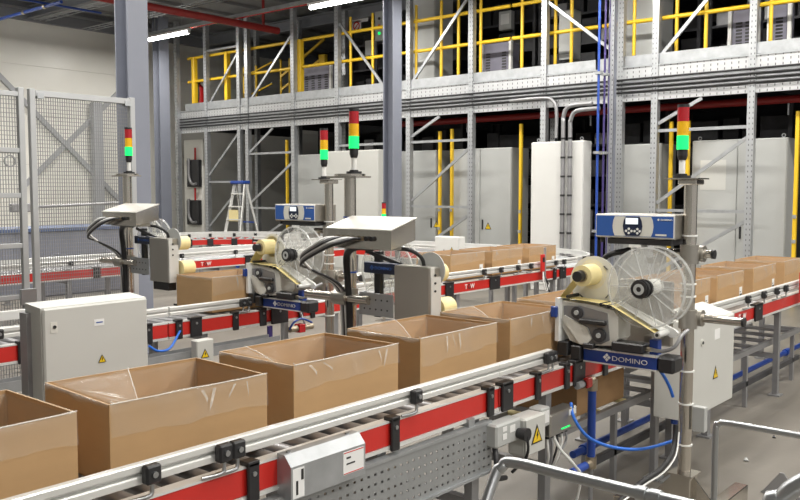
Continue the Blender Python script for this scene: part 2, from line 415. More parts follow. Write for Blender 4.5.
# cable trays under the roof
for k, (x, y0, y1, z, l) in enumerate(((9.2, 6, 18, 5.3, 'wire cable tray under the roof left of the broad column'), (10.3, 4, 18, 5.25, 'wire cable tray under the roof near the tube lights'))):
    t = thing('cable_tray', l, 'cable tray', (0, 0, 0))
    for s in (-.13, 0, .13): MB().box(x + s - .008, y0, z, x + s + .008, y1, z + .016).build('tray_rail', 'galv', t)
    src = None
    for i in range(int((y1 - y0) / .4)):
        if src is None: src = MB().box(-.13, -.006, 0, .13, .006, .012).build('tray_rung', 'galv', t, (x, y0 + .1, z - .012))
        else: inst(src, 'tray_rung', t, (x, y0 + .1 + i * .4, z - .012))
one('cable_bundle', MB().tube([(9.15, 6, 5.335), (9.2, 9, 5.34), (9.12, 12, 5.335), (9.2, 15, 5.34), (9.15, 18, 5.335)], .03, 6), 'pipegrey', 'grey cable bundle lying in the roof cable tray', 'cable')

# ================================================================== MEZZANINE (plane X = 12.5)
MX = 12.5
t = thing('mezzanine', 'galvanized steel mezzanine platform with a perforated edge beam', 'mezzanine')
MB().box(MX - .03, 1.0, 3.375, MX + .03, 17.6, 3.54).build('edge_beam', 'beamperf', t)
MB().box(MX - .03, 1.0, 3.02, MX + .03, 17.6, 3.13).build('edge_beam', 'beamperf', t)
MB().box(MX - .025, 1.0, 3.13, MX + .01, 17.6, 3.375).build('edge_beam_web', 'galv', t)
MB().box(MX - .05, 1.0, 3.535, MX + .05, 17.6, 3.555).build('beam_lip', 'galv', t)
MB().box(MX + .03, 1.0, 3.46, 16.2, 17.6, 3.52).build('floor_deck', 'dark2', t)
for y in (17.5, 15.2, 13.0, 10.6, 8.2, 5.9, 3.9, 1.6): MB().box(MX + .03, y - .04, 3.1, 16.2, y + .04, 3.46).build('floor_joist', 'dark2', t)
# four conduits along the edge beam
nm = ('topmost', 'second from top', 'third from top', 'lowest')
for k in range(4):
    z = 3.352 - k * .064
    m = MB(); m.cyl((MX - .075, 1.0, z), (MX - .075, 17.55, z), .0155, 8)
    one('conduit', m, 'darkpipe', 'dark conduit along the mezzanine beam, %s of four' % nm[k], 'conduit', 'conduits along the mezzanine beam')
mm = MB(); y = YX(556, 12.4)
mm.tube([(12.4, y + .9, 3.17), (12.4, y + .25, 3.17), (12.4, y + .08, 3.12), (12.4, y, 2.95), (12.4, y, 2.5)], .03, 8)
one('bent_conduit', mm, 'pipegrey', 'grey conduit bending down from mezzanine beam to white cabinet', 'conduit')

# braced upright frames: (y of first upright, y of second, which way the diagonals run, label)
def upright(y, z0, z1, par, x=MX):
    MB().box(x - .045, y - .05, z0, x + .045, y - .046, z1).build('upright', 'galv', par)
def frame_post(par, y, x=MX, top=5.6):
    m = MB(); m.box(x - .055, y - .05, .01, x - .05, y + .05, top); o = m.build('upright_face', 'uprightperf', par)
    m = MB(); m.box(x - .05, y - .05, .01, x + .05, y - .045, top); m.box(x - .05, y + .045, .01, x + .05, y + .05, top); m.build('upright_side', 'galv', par)
    MB().box(x - .09, y - .08, 0, x + .09, y + .08, .012).build('foot_plate', 'galv', par)
FR = [(16.57, 15.36, 1, 'galvanized braced upright frame behind the stepladder, leftmost of mezzanine front'),
      (15.08, 13.56, 1, 'galvanized braced upright frame just right of the stepladder'),
      (12.25, 10.93, -1, 'galvanized braced upright frame left of the mid grey column'),
      (10.36, 8.92, 1, 'galvanized braced upright frame just right of the mid grey column'),
      (7.43, 6.06, -1, 'galvanized braced upright frame behind the blue drop pipe'),
      (5.49, 4.06, 1, 'galvanized braced upright frame at right behind the near labeller light')]
for i, (ya, yb, sg, lab) in enumerate(FR):
    t = thing('upright_frame', lab, 'frame', (0, 0, 0), 0, 'braced frames of the mezzanine front')
    frame_post(t, ya); frame_post(t, yb)
    lo, hi = (ya - .05, yb + .05)
    z1a = 3.0
    if i == 4: segs = [('d', 3.75, 4.75, -1)]
    elif i == 2: segs = [('d', 3.62, 5.0, -1), ('h', 2.55), ('h', 1.3)]
    elif i == 0: segs = [('d', 3.62, 4.75, 1), ('h', 4.9), ('d', 2.0, 2.95, 1), ('h', 1.84), ('d', .8, 1.7, 1)]
    elif i == 1: segs = [('d', 3.62, 4.95, 1), ('d', 2.5, 3.0, 1, .55), ('h', 2.46), ('d', 1.35, 2.25, 1), ('h', 1.25), ('d', .4, 1.1, 1)]
    else: segs = [('d', 3.66, 5.1, 1), ('d', 2.66, 3.0, 1, .5), ('h', 2.55), ('d', 1.45, 2.4, 1), ('h', 1.34), ('d', .4, 1.2, 1)]
    for g in segs:
        if g[0] == 'h': MB().bar((MX, lo, g[1]), (MX, hi, g[1]), .03, .045).build('cross_bar', 'galv', t)
        else:
            fr = g[4] if len(g) > 4 else 1.0
            a, b = (lo, lo + (hi - lo) * fr) if g[3] > 0 else (hi, hi + (lo - hi) * fr)
            MB().bar((MX, a, g[1]), (MX, b, g[2]), .03, .05).build('diagonal_brace', 'galv', t)
# back row of the frames and the end post
for (y, lab) in ((16.3, 'galvanized rear upright behind the stepladder frame'), (14.8, 'galvanized rear upright seen between the two left frames'), (13.3, 'galvanized rear upright right of the second left frame'),
                 (8.0, 'galvanized stub upright beside top of the big white cabinet')):
    t = thing('rear_upright', lab, 'upright', (0, 0, 0), 0, 'rear uprights of the mezzanine'); frame_post(t, y, 13.8, 3.1 if y < 9 else 5.6)
t = thing('corner_post', 'tall perforated steel post at the left end of the mezzanine', 'post')
frame_post(t, 17.62, 12.42, 5.7)
for k in range(14): MB().box(12.34, 17.57, .4 + k * .38, 12.365, 17.67, .44 + k * .38).build('rung', 'galv', t)
# toe boards
tb = [(17.4, 16.62), (16.52, 15.41), (15.31, 15.13), (15.03, 13.61), (13.5, 12.3), (12.2, 11.0), (10.88, 10.42), (10.31, 8.97), (8.87, 7.48), (7.38, 6.5), (6.42, 6.1), (6.0, 5.54), (5.44, 4.11), (4.01, 1.2)]
nmz = ['under the red fire extinguisher', 'in the leftmost braced frame', 'in the narrow gap right of leftmost frame', 'in the second braced frame', 'under the left louvred panel', 'in the third braced frame', 'just right of mid grey column',
       'in the fourth braced frame', 'under the middle louvred panel', 'left of the blue drop pipe', 'right of the blue drop pipe', 'below the pale upper panel', 'in the right braced frame', 'under the right louvred panels']
for (a, b), l in zip(tb, nmz):
    one('toe_board', MB().box(MX - .02, a, 3.56, MX, b, 3.72, .003), 'galv', 'galvanized toe board on mezzanine edge %s' % l, 'toe board', 'toe boards of the mezzanine')
# yellow railings, standing behind the uprights
RX = MX + .12
def railing(label, ya, yb, posts, thick=(), z1=4.26, z2=4.82):
    t = thing('safety_railing', label, 'railing', (0, 0, 0), 0, 'yellow mezzanine railings')
    for z in (z1, z2): MB().cyl((RX, ya, z), (RX, yb, z), .033, 10).build('rail', 'yellow', t)
    for p in posts: MB().cyl((RX, p, 3.525), (RX, p, z2 + .3 if p > 3 else z2), .028, 10).build('post', 'yellow', t)
    for p in thick: MB().box(RX - .06, p - .05, 3.525, RX + .06, p + .05, z2 + .02, .01).build('post', 'yellow', t)
    return t
railing('yellow safety railing at the left end beside red extinguisher', 17.45, 13.6, [], [17.2, 15.95])
railing('yellow safety railing above the left tower lights', 13.4, 10.95, [YX(351, RX), YX(373, RX)], [13.48])
railing('yellow safety railing right of the mid grey column', 10.8, 8.2, [YX(441, RX), YX(458, RX), YX(480, RX), 10.3])
railing('yellow safety railing left of the blue drop pipe', 8.15, 6.5, [YX(521, RX), YX(570, RX), YX(554, RX)])
railing('yellow safety railing at upper right', 6.45, 1.5, [YX(632, RX), YX(674, RX), YX(703, RX), YX(767, RX)])
# stairs rails inside the left bay
t = thing('stair_railing', 'yellow inner stair railing seen through the second left frame', 'railing')
for y in (15.2, 14.9): MB().cyl((13.6, y, 3.525), (13.6, y, 4.7), .025, 8).build('post', 'yellow', t)
MB().box(13.9, 14.05, 3.525, 14.0, 14.25, 4.75, .01).build('post', 'yellow', t)
MB().bar((13.6, 15.2, 4.3), (13.95, 14.1, 5.1), .05, .05).build('slanted_rail', 'yellow', t)
MB().bar((13.6, 15.2, 4.0), (13.95, 14.1, 4.7), .05, .05).build('slanted_rail', 'yellow', t)
MB().bar((13.7, 15.0, 4.0), (13.95, 14.15, 3.6), .05, .05).build('slanted_rail', 'yellow', t)
t = thing('gate_railing', 'yellow curved gate railing seen through the leftmost frame', 'railing')
for y in (16.3, 15.85): MB().cyl((13.4, y, 3.525), (13.4, y, 4.6), .03, 8).build('post', 'yellow', t)
for z in (4.0, 4.5): MB().tube([(13.4, 16.35, z), (13.35, 16.1, z - .08), (13.4, 15.8, z), (13.5, 15.4, z + .15)], .022, 8).build('rail', 'yellow', t)
# fire extinguisher
p = PX(199.5, 100, X=12.82); t = thing('fire_extinguisher', 'red fire extinguisher hung at left end of the mezzanine', 'extinguisher', (12.82, p.y, 3.66)); t.scale = (1.25, 1.25, 1.0)
MB().box(.09, -.03, -.135, .12, .03, .5).build('hanger_post', 'galv', t)
MB().cyl((0, 0, .02), (0, 0, .48), .095, 16).cyl((0, 0, .48), (0, 0, .56), .095, 16, .03).build('cylinder', 'redtank', t)
MB().cyl((0, 0, .0), (0, 0, .03), .1, 16).build('base_ring', 'black', t)
MB().cyl((0, 0, .56), (0, 0, .62), .025, 10).box(-.07, -.015, .6, .02, .015, .63).build('valve', 'black', t)
MB().tube([(-.02, 0, .6), (-.08, -.08, .5), (-.09, -.09, .25), (-.09, -.06, .08)], .014, 6).build('hose', 'black', t)
MB().box(-.098, -.05, .2, -.094, .05, .36).build('label_sticker', 'paper', t)
# louvred panels
def louvre(x0, x1, ytop, label, x=13.0):
    ya, yb = YX(x0, x), YX(x1, x); zt = PX((x0 + x1) / 2, ytop, X=x).z
    t = thing('louvred_cabinet', label, 'cabinet', (x, yb, 3.525), 0, 'louvred cabinets on the mezzanine')
    W = ya - yb; H = zt - 3.525
    MB().box(0, 0, 0, .35, W, H, .01).build('body', 'louvre', t)
    for s in (-.06, W + .01): MB().box(-.02, s, 0, .04, s + .05, H + .05).build('side_post', 'ralwhite', t)
    n = max(2, int(W / .2)); src = None
    for c in range(n):
        yc = .1 + (W - .2) * c / max(1, n - 1)
        for r in range(int((H - .25) / .05)):
            z = .12 + r * .05
            if src is None: src = MB().prism([(0, 0), (-.012, .004), (0, .03)], 'y', -.045, .045).build('louvre_slat', 'slatdark', t, (0, yc, z))
            else: inst(src, 'louvre_slat', t, (0, yc, z))
louvre(304, 330, 66, 'dark louvred cabinet behind railing left of the mid column')
louvre(483, 508, 43, 'purple-grey louvred cabinet behind railing in mid picture')
louvre(729, 752, 10, 'purple-grey louvred cabinet left of the right upper post')
louvre(768, 783, 5, 'purple-grey louvred cabinet right of the right upper post')

# grey cabinets on the mezzanine
def cab(name, label, x, ya, yb, z0, h, d, m, doors=1, lock=True, sign=True, group=None, signz=1.02, vents=(), eye=False, plate=False):
    t = thing(name, label, 'cabinet', (x, yb, z0), 0, group)
    W = ya - yb
    MB().box(.02, 0, 0, d, W, h, .012).build('body', m, t)
    for k in range(doors):
        a = k * W / doors + .006; b = (k + 1) * W / doors - .006
        dd = MB().box(0, a, .1, .024, b, h - .012, .006).build('door', m, t)
        if lock and k == 0:
            yl = (b - .06) if doors > 1 else a + .1
            MB().box(-.018, yl - .014, signz - .09, 0, yl + .014, signz + .09, .004).build('handle', 'black', dd)
            if sign: warn_sign(dd, (-.001, yl - .12, signz - .02), .13, '-x')
    MB().box(.03, .02, -.0, .05, W - .02, .1).build('plinth', 'dark2', t)
    if plate: MB().box(-.004, W * .62, h - .75, 0, W * .9, h - .3).build('notice_sheet', 'ral', t)
    if eye:
        for y in (.08, W - .08): MB().ring((.1, y, h + .035), (1, 0, 0), .018, .03, .012, 14).build('lifting_eye', 'galv', t)
    return t
cab('upper_panel_cabinet', 'pale grey cabinet on mezzanine just right of mid column', 13.0, YX(412, 13.0), YX(434, 13.0), 3.525, 1.95, .6, 'ralgrey', 1, False)
cab('upper_panel_cabinet', 'pale grey cabinet on mezzanine right of the blue drop pipe', 13.0, YX(606, 13.0), YX(655, 13.0), 3.525, 1.9, .6, 'ralgrey', 1, False)
p = PX(563, 20, X=13.2); q = PX(563, 30, X=13.2)
cab('upper_wall_box', 'small pale cabinet behind railing left of the blue drop pipe', 13.2, YX(557, 13.2), YX(571, 13.2), 3.9, .85, .3, 'ralgrey', 1, False)
# ground floor cabinets
G = 'grey electrical cabinets under the mezzanine'
cab('electrical_cabinet', 'grey electrical cabinet partly behind the left tower light pole', 12.85, YX(297, 12.85), YX(327, 12.85), 0, 2.42, .6, 'ralgrey', 1, True, True, G)
cab('electrical_cabinet', 'grey electrical cabinet right of the mid grey column', 12.85, YX(385, 12.85), YX(436, 12.85), 0, 2.41, .6, 'ralgrey', 1, True, True, G)
cab('electrical_cabinet', 'grey electrical cabinet behind a braced upright in mid picture', 12.85, YX(451, 12.85), YX(511, 12.85), 0, 2.41, .6, 'ralgrey', 2, True, True, G)
cab('electrical_cabinet', 'grey electrical cabinet behind the near control console', 12.85, YX(609, 12.85), YX(661, 12.85), 0, 2.38, .6, 'ralgrey', 1, True, True, G, .72)
cab('electrical_cabinet', 'wide grey two-door electrical cabinet at right with notice sheet', 12.85, YX(692, 12.85), YX(787, 12.85), 0, 2.4, .6, 'ralgrey', 2, True, True, G, 1.02, (), True, True)
cab('white_cabinet', 'tall white electrical cabinet behind the two mid tower lights', 12.1, YX(324, 12.1), YX(378, 12.1), 0, 2.42, .29, 'ral', 1, False, False, 'tall white cabinets')
cab('white_cabinet', 'tall white electrical cabinet with conduits down its front', 12.1, YX(531, 12.1), YX(583, 12.1), 0, 2.43, .29, 'ralwhite', 1, False, False, 'tall white cabinets', 1, (), True)
# conduits in front of the white cabinet
for k, (px, l) in enumerate(((563, 'left'), (570, 'right'))):
    y = YX(px, 12.05); g = .08 - k * .08; m = MB(); m.tube([(12.05, y, .02), (12.05, y, 2.5), (12.05, y, 2.72 + g), (12.05, y - .06, 2.86 + g), (12.05, y - .2, 2.9 + g), (12.05, y - .5, 2.905 + g)], .035, 8, 4)
    t = thing('riser_conduit', 'grey flexible conduit climbing the white cabinet front, %s of two' % l, 'conduit', (0, 0, 0), 0, 'conduits on the white cabinet'); m.build('hose', 'pipegrey', t)
    for i in range(8): MB().cyl((12.05, y, .35 + i * .3), (12.05, y, .38 + i * .3), .04, 8).build('clip', 'darkpipe', t)
# yellow stanchions and dark slots between cabinets
for px, zt, l in ((287, 2.75, 'left of the grey cabinet behind the left lights'), (440, 2.75, 'left one of the close pair in mid picture'), (452, 2.78, 'right one of the close pair in mid picture'), (521, 2.8, 'left of the tall white cabinet with conduits'),
                  (671, 2.7, 'left of the near labeller tower light'), (688, 2.7, 'right of the near labeller tower light'), (797, 2.75, 'at the right picture edge')):
    y = YX(px, 12.75); t = thing('yellow_post', 'tall yellow guard post %s' % l, 'post', (12.75, y, 0), 0, 'yellow guard posts under the mezzanine')
    MB().box(-.03, -.025, 0, .03, .025, zt, .006).build('post', 'yellow', t)
    for z in (.9, 1.25): MB().box(-.04, -.03, z, -.03, .03, z + .05).build('bracket', 'galv', t)
# red pipe under the deck
t = thing('under_deck_pipe', 'dark red pipe running under the mezzanine deck', 'pipe')
MB().cyl((13.3, 1.0, 2.98), (13.3, 11.5, 2.98), .06, 12).build('pipe', 'redpipe', t)
for y in (3.8, 7.0, 9.6): MB().cyl((13.3, y, 2.75), (13.3, y, 3.0), .015, 6).build('drop_nozzle', 'galv', t)
# dark racks filling the depth, below and above
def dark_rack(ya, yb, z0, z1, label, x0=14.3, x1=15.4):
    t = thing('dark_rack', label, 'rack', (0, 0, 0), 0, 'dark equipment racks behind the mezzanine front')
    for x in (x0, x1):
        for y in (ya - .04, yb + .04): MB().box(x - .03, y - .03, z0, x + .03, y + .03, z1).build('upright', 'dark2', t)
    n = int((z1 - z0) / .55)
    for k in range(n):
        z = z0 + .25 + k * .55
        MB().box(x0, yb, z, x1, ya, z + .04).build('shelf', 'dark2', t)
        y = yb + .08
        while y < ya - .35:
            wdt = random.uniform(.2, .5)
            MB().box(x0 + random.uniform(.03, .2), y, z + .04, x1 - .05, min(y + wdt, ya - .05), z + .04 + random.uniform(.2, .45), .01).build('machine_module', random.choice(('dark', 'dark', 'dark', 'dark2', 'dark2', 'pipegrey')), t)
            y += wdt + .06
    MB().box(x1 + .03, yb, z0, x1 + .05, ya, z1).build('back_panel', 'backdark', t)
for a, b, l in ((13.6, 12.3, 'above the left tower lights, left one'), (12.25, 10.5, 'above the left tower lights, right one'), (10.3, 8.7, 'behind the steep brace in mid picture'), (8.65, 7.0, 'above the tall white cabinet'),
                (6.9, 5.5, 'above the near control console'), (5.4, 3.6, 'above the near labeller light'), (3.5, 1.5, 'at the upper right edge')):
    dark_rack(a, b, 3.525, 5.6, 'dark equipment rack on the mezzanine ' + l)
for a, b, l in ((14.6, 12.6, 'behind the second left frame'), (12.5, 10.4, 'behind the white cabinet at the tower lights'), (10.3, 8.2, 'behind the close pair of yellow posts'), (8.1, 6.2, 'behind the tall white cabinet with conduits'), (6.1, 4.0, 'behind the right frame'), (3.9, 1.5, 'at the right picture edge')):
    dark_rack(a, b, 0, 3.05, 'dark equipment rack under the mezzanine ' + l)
# small gear seen upstairs
def upbox(x0, y0, x1, y1, X, m, name, label, cat, extra=None):
    a, b = PX(x0, y0, X=X), PX(x1, y1, X=X)
    t = thing(name, label, cat, (X, b.y, b.z))
    MB().box(0, 0, 0, .12 if cat != 'sign' else .008, a.y - b.y, a.z - b.z, .004).build('body', m, t)
    if extra: extra(t, a.y - b.y, a.z - b.z)
    if cat != 'sign': MB().box(.12, .0, 3.52 - b.z, .15, .04, a.z - b.z).build('mount_post', 'dark2', t)
    return t
upbox(351, 8, 368, 21, 14.0, 'paper', 'notice_board', 'white notice sheet on dark rack left of mid column', 'sign')
def noentry(t, W, H):
    MB().ring((-.004, W / 2, H / 2), (1, 0, 0), H * .3, H * .42, .003, 20).build('red_ring', 'red', t)
    MB().bar((-.003, W / 2 - H * .25, H / 2 + H * .25), (-.003, W / 2 + H * .25, H / 2 - H * .25), .003, H * .1).build('red_bar', 'red', t)
upbox(352, 21.5, 361, 31, 14.0, 'paper', 'prohibition_sign', 'small white prohibition sign with red ring on dark rack', 'sign', noentry)
def btn(t, W, H):
    for k, mm_ in enumerate(('lensgreen', 'red', 'black')): MB().cyl((-.02, W / 2, H * (.25 + .25 * k)), (0, W / 2, H * (.25 + .25 * k)), min(W, H) * .12, 10).build('push_button', mm_, t)
upbox(375, 12, 384, 40, 13.6, 'ralgrey', 'control_box', 'grey push-button box on mezzanine left of mid column', 'control box', btn)
upbox(365, 41, 373, 55, 13.6, 'ralgrey', 'control_box', 'small grey box under the push-button box on mezzanine', 'control box')
upbox(499, 12, 511, 29, 13.9, 'ralgrey', 'display_panel', 'small grey display panel above mid louvred cabinet', 'display', lambda t, W, H: MB().box(-.003, W * .15, H * .3, 0, W * .85, H * .85).build('screen', 'ralwhite', t))
# drop pipes near x = 600
for px, m_, r, X, zt, l, n_ in ((597, 'blue', .020, 11.9, 5.4, 'blue compressed air drop pipe in front of the mezzanine beam', 'air_drop_pipe'), (603, 'purple', .017, 12.1, 5.4, 'purple cable drop beside the blue drop pipe', 'cable_drop')):
    y = YX(px, X, 180); t = thing(n_, l, 'pipe', (X, y, 0)); MB().cyl((0, 0, .3), (0, 0, zt), r, 10).build('pipe', m_, t)
    for z in (1.0, 2.2, 3.4, 4.6): MB().box(-.04, -.05, z, .06, .05, z + .04).build('pipe_clip', 'galv', t)
t = thing('cable_riser', 'grey slotted cable riser post beside the blue drop pipe', 'post', (12.2, YX(609, 12.2, 180), 0))
MB().box(0, -.05, 0, .004, .05, 5.6).build('riser_face', 'uprightperf', t); MB().box(0, -.05, 0, .1, -.045, 5.6).box(0, .045, 0, .1, .05, 5.6).build('riser_side', 'column', t)
MB().cyl((-.02, .02, 0), (-.02, .02, 5.5), .010, 6).build('cable', 'purple', t)
# stepladder
y = YX(240, 11.85, 200); t = thing('stepladder', 'aluminium stepladder with blue top cap left of second frame', 'ladder', (11.85, y, 0))
for s in (-1, 1):
    MB().bar((-.35, s * .32, .0), (0, s * .17, 1.78), .025, .06).build('front_rail', 'alu', t); MB().bar((.45, s * .30, .0), (.04, s * .17, 1.78), .025, .04).build('rear_rail', 'alu', t)
    for (x, yy) in ((-.35, .32), (.45, .30)): MB().box(x - .03, s * yy - .03, 0, x + .03, s * yy + .03, .05).build('foot', 'blue', t)
for k in range(6):
    f = (k + .6) / 6.4; MB().box(-.35 + .35 * f - .05, -(.32 - .15 * f), 1.78 * f, -.35 + .35 * f + .05, .32 - .15 * f, 1.78 * f + .025).build('step', 'alu', t)
MB().box(-.1, -.22, 1.78, .12, .22, 1.85, .02).build('top_cap', 'blue', t)
MB().bar((.23, -.24, .95), (.23, .24, .95), .02, .03).build('rear_brace', 'blue', t)
MB().box(-.19, -.15, .98, -.17, .15, 1.22).build('notice_plate', 'rollyellow', t)
# wall gear at the left under the mezzanine
bx = thing('backing_board', 'pale backing board for black boxes at left under mezzanine', 'board', (13.0, YX(203, 13.0), .0))
MB().box(0, 0, .02, .04, YX(184, 13.0) - YX(203, 13.0), 2.9).build('panel', 'wall', bx)
for (y0, y1, l) in ((160, 187, 'upper'), (200, 225, 'lower')):
    a = PX(187, y0, X=12.9); b = PX(199, y1, X=12.9)
    t = thing('junction_box', 'black wall box with bent grey conduit under mezzanine left, %s one' % l, 'box', (12.88, b.y, b.z), 0, 'black boxes at left under the mezzanine')
    W, H = a.y - b.y, a.z - b.z
    MB().box(0, 0, 0, .12, W, H, .015).build('body', 'black', t)
    MB().tube([(-.03, W * .7, H * 1.05), (-.03, W * .7, H * .4), (-.03, W * .45, H * .12), (-.03, W * .1, H * .12)], .035, 8).build('bent_conduit', 'pipegrey', t)
    MB().cyl((.06, W * .4, H), (.06, W * .4, H + .3), .025, 8).build('red_feed', 'redtank', t)

# ================================================================== CONVEYORS
CW = 0.66                       # width over both side beams
RAILP = [(.0, .845), (.0, .862), (.003, .866), (.016, .867), (.016, .8745), (.003, .876), (.0, .880), (.0, .896), (.004, .900), (.026, .900), (.030, .896), (.030, .845), (.026, .842), (.004, .842)]
BLK = {}
def clamp(par, x, y, sg=-1, rod=True, wd=.05):
    """black rail clamp with bolt and bent steel rod; sg: side of the rail it sits on"""
    k = ('c', wd)
    if k not in BLK:
        BLK[k] = MB().box(-wd / 2, -.03, -.028, wd / 2, 0, .026, .006).mesh('rail_clamp'); BLK[k].materials.append(MATS['black'])
        BLK['b'] = MB().cyl((0, -.036, 0), (0, -.029, 0), .009, 10).mesh('bolt'); BLK['b'].materials.append(MATS['chrome'])
        BLK['r'] = MB().tube([(0, -.015, -.03), (0, -.015, -.05), (-.01, -.015, -.062), (-.07, .0, -.066)], .006, 6, 3).mesh('support_rod'); BLK['r'].materials.append(MATS['chrome'])
    o = bpy.data.objects.new('rail_clamp', BLK[k]); COL.objects.link(o); o.parent = par; o.location = (x, y, .872)
    if sg > 0: o.rotation_euler = (0, 0, math.pi)
    for n_, q in (('bolt', 'b'), ('support_rod', 'r'))[:2 if rod else 1]:
        c = bpy.data.objects.new(n_, BLK[q]); COL.objects.link(c); c.parent = o
    return o
def bracket(par, x, y=0, wd=.042, z0=.688, z1=.812, sg=-1):
    m = MB().box(x - wd / 2, y, z0, x + wd / 2, y + sg * .014, z1, .004).box(x - wd / 2, y + sg * .014, z1 - .012, x + wd / 2, y - sg * .03, z1 + .004, .002)
    o = m.build('beam_bracket', 'black', par)
    MB().cyl((x, y + sg * .014, z1 - .035), (x, y + sg * .018, z1 - .035), .008, 10).build('bolt', 'chrome', o)
ROLL = MB().cyl((0, .035, 0), (0, CW - .035, 0), .025, 12).cyl((0, .012, 0), (0, CW - .012, 0), .006, 6).mesh('roller'); ROLL.materials.append(MATS['pipegrey'])
LEGM = {}
def leg(par, x, y, z1=.69):
    if z1 not in LEGM:
        LEGM[z1] = MB().box(-.025, -.02, .012, .025, -.016, z1).box(-.025, -.016, .012, -.021, .02, z1).box(.021, -.016, .012, .025, .02, z1).box(-.05, -.045, 0, .05, .045, .012).mesh('leg'); LEGM[z1].materials.append(MATS['pipegrey'])
    o = bpy.data.objects.new('leg', LEGM[z1]); COL.objects.link(o); o.parent = par; o.location = (x, y, 0); return o
def conveyor(label, x0, x1, yn, legs=(), nclamps=(), nbr=(), fclamps=None, fbr=None, logos=(), pitch=.085, group='red roller conveyors', nrail=None, frail=None):
    L = x1 - x0
    t = thing('roller_conveyor', label, 'conveyor', (x0, yn, 0), 0, group)
    for k, (y, o) in enumerate(((0, 1), (CW, -1))):
        b = MB().box(0, y, .708, L, y + o * .028, .794, .004).build('side_beam', 'red', t)
        MB().box(0, y - o * .002, .794, L, y + o * .04, .802).box(0, y - o * .004, .694, L, y + o * .04, .708).build('beam_edge', 'alu', b)
        for (ra, rb) in ((nrail, frail)[k] or ((x0 - .004, x1 + .004),)):
            P = [(y - .002 + (p[0] if k == 0 else -p[0]), p[1]) for p in RAILP]
            MB().prism(P, 'x', ra - x0, rb - x0).build('guide_rail', 'alu', t)
    n = int(L / pitch)
    for i in range(n):
        o = bpy.data.objects.new('roller', ROLL); COL.objects.link(o); o.parent = t; o.location = ((i + .5) * L / n, 0, .774)
    for x in nclamps: clamp(t, x - x0, -.002, -1)
    for x in (nclamps if fclamps is None else fclamps): clamp(t, x - x0, CW + .002, 1)
    for q in nbr: bracket(t, q[0] - x0, -.004, q[1])
    for q in (nbr if fbr is None else fbr): bracket(t, q[0] - x0, CW + .004, q[1], sg=1)
    for x in legs:
        leg(t, x - x0, .04); leg(t, x - x0, CW - .04)
        MB().box(x - x0 - .02, .06, .3, x - x0 + .02, CW - .06, .34).build('cross_member', 'pipegrey', t); MB().box(x - x0 - .02, .04, .65, x - x0 + .02, CW - .04, .69).build('cross_member', 'pipegrey', t)
    for q in logos:
        x = q - x0
        MB().box(x, -.001, .728, x + .16, 0, .776).build('logo_panel', 'red', t)
        for ch, dx, m_ in (('T', .012, 'white'), ('G', .058, 'stencil'), ('W', .100, 'white')): lettering(ch, .062, m_, t, (x + dx, -.0015, .731), '-y', .02, name='logo_letter')
    return t
YN1, YN2, YN3 = 2.02, 4.62, 8.50
cx = lambda px, Y, py: PX(px, py, Y=Y).x
c1a = conveyor('near red roller conveyor section at lower left carrying the three closest boxes', .3, 3.04, YN1, (.7, 1.5, 2.3, 2.9), (.62, 1.305, 1.552, 1.602, 2.458),
               ((1.10, .04), (1.667, .046), (2.341, .046), (2.965, .045)), (1.0, 1.9, 2.7))
c1b = conveyor('near red roller conveyor section in front of the near labeller', 3.05, 5.30, YN1, (3.5, 5.0), (3.43, 3.47, 5.1), ((3.093, .085), (3.352, .042), (3.62, .042), (3.74, .11), (4.02, .045), (4.3, .09)), (3.85, 4.6), None, (), .085, 'red roller conveyors', ((3.046, 3.49), (4.45, 5.29)), ((3.75, 5.29),))
c1c = conveyor('near red roller conveyor section at right edge behind the grey control cabinet', 5.31, 10.5, YN1, (5.6, 7.1, 8.6), [cx(x, YN1, y) for x, y in ((746, 298), (762, 294), (775, 290), (784, 287))],
               ((5.36, .05), (cx(757, YN1, 315), .16), (8.0, .05)), None, None, (cx(738, YN1, 316),))
c2a = conveyor('second red roller conveyor section behind the left control cabinet', 1.0, 3.15, YN2, (1.6, 2.6), (2.07, 2.9), ((2.2, .05), (3.0, .06)), None, None, (2.84,))
c2b = conveyor('second red roller conveyor section under the middle labeller', 3.16, 5.95, YN2, (3.45, 4.7, 5.6), (3.75, 3.8, 5.2), ((3.229, .05), (3.361, .09), (3.69, .05), (3.934, .06), (4.09, .16), (4.3, .045), (4.42, .045), (5.5, .06)), (4.2, 5.2), None, (), .085, 'red roller conveyors', ((3.17, 3.83), (4.7, 5.94)), ((4.05, 5.94),))
c2c = conveyor('second red roller conveyor section in mid picture carrying three small boxes', 5.96, 8.5, YN2, (6.3, 8.05), [cx(x, YN2, y) for x, y in ((483, 273), (500, 271), (517, 268), (530, 266), (555, 264), (563, 263))],
               ((6.13, .12), (cx(494, YN2, 285), .17), (cx(554, YN2, 275), .06), (cx(562, YN2, 273), .13)), None, None, (cx(464, YN2, 288),))
c3 = conveyor('far red roller conveyor crossing behind the mesh fence', 2.6, 9.0, YN3, (3.2, 4.6, 5.4, 6.6, 8.2), (3.4, 4.6, 6.0, cx(235, YN3, 252), cx(260, YN3, 250)), ((3.6, .06), (4.9, .09), (5.5, .06), (cx(250, YN3, 260), .17)), None, None, (cx(200, YN3, 262),))
# perforated side tray under the nearest section
t = thing('cable_duct', 'grey perforated side plate below the near red beam', 'panel', (.8, 2.0, 0))
MB().box(0, 0, .462, 2.16, .003, .672).build('perforated_plate', 'tray', t)
MB().box(0, -.004, .664, 2.16, .03, .676).box(0, -.012, .454, 2.16, .03, .464).build('plate_lip', 'galv', t)
MB().box(2.158, 0, .46, 2.162, .04, .67).build('end_plate', 'galv', t)
for x in (.2, 1.1, 2.0): MB().box(x, .003, .56, x + .04, .03, .71).build('hanger', 'galv', t)
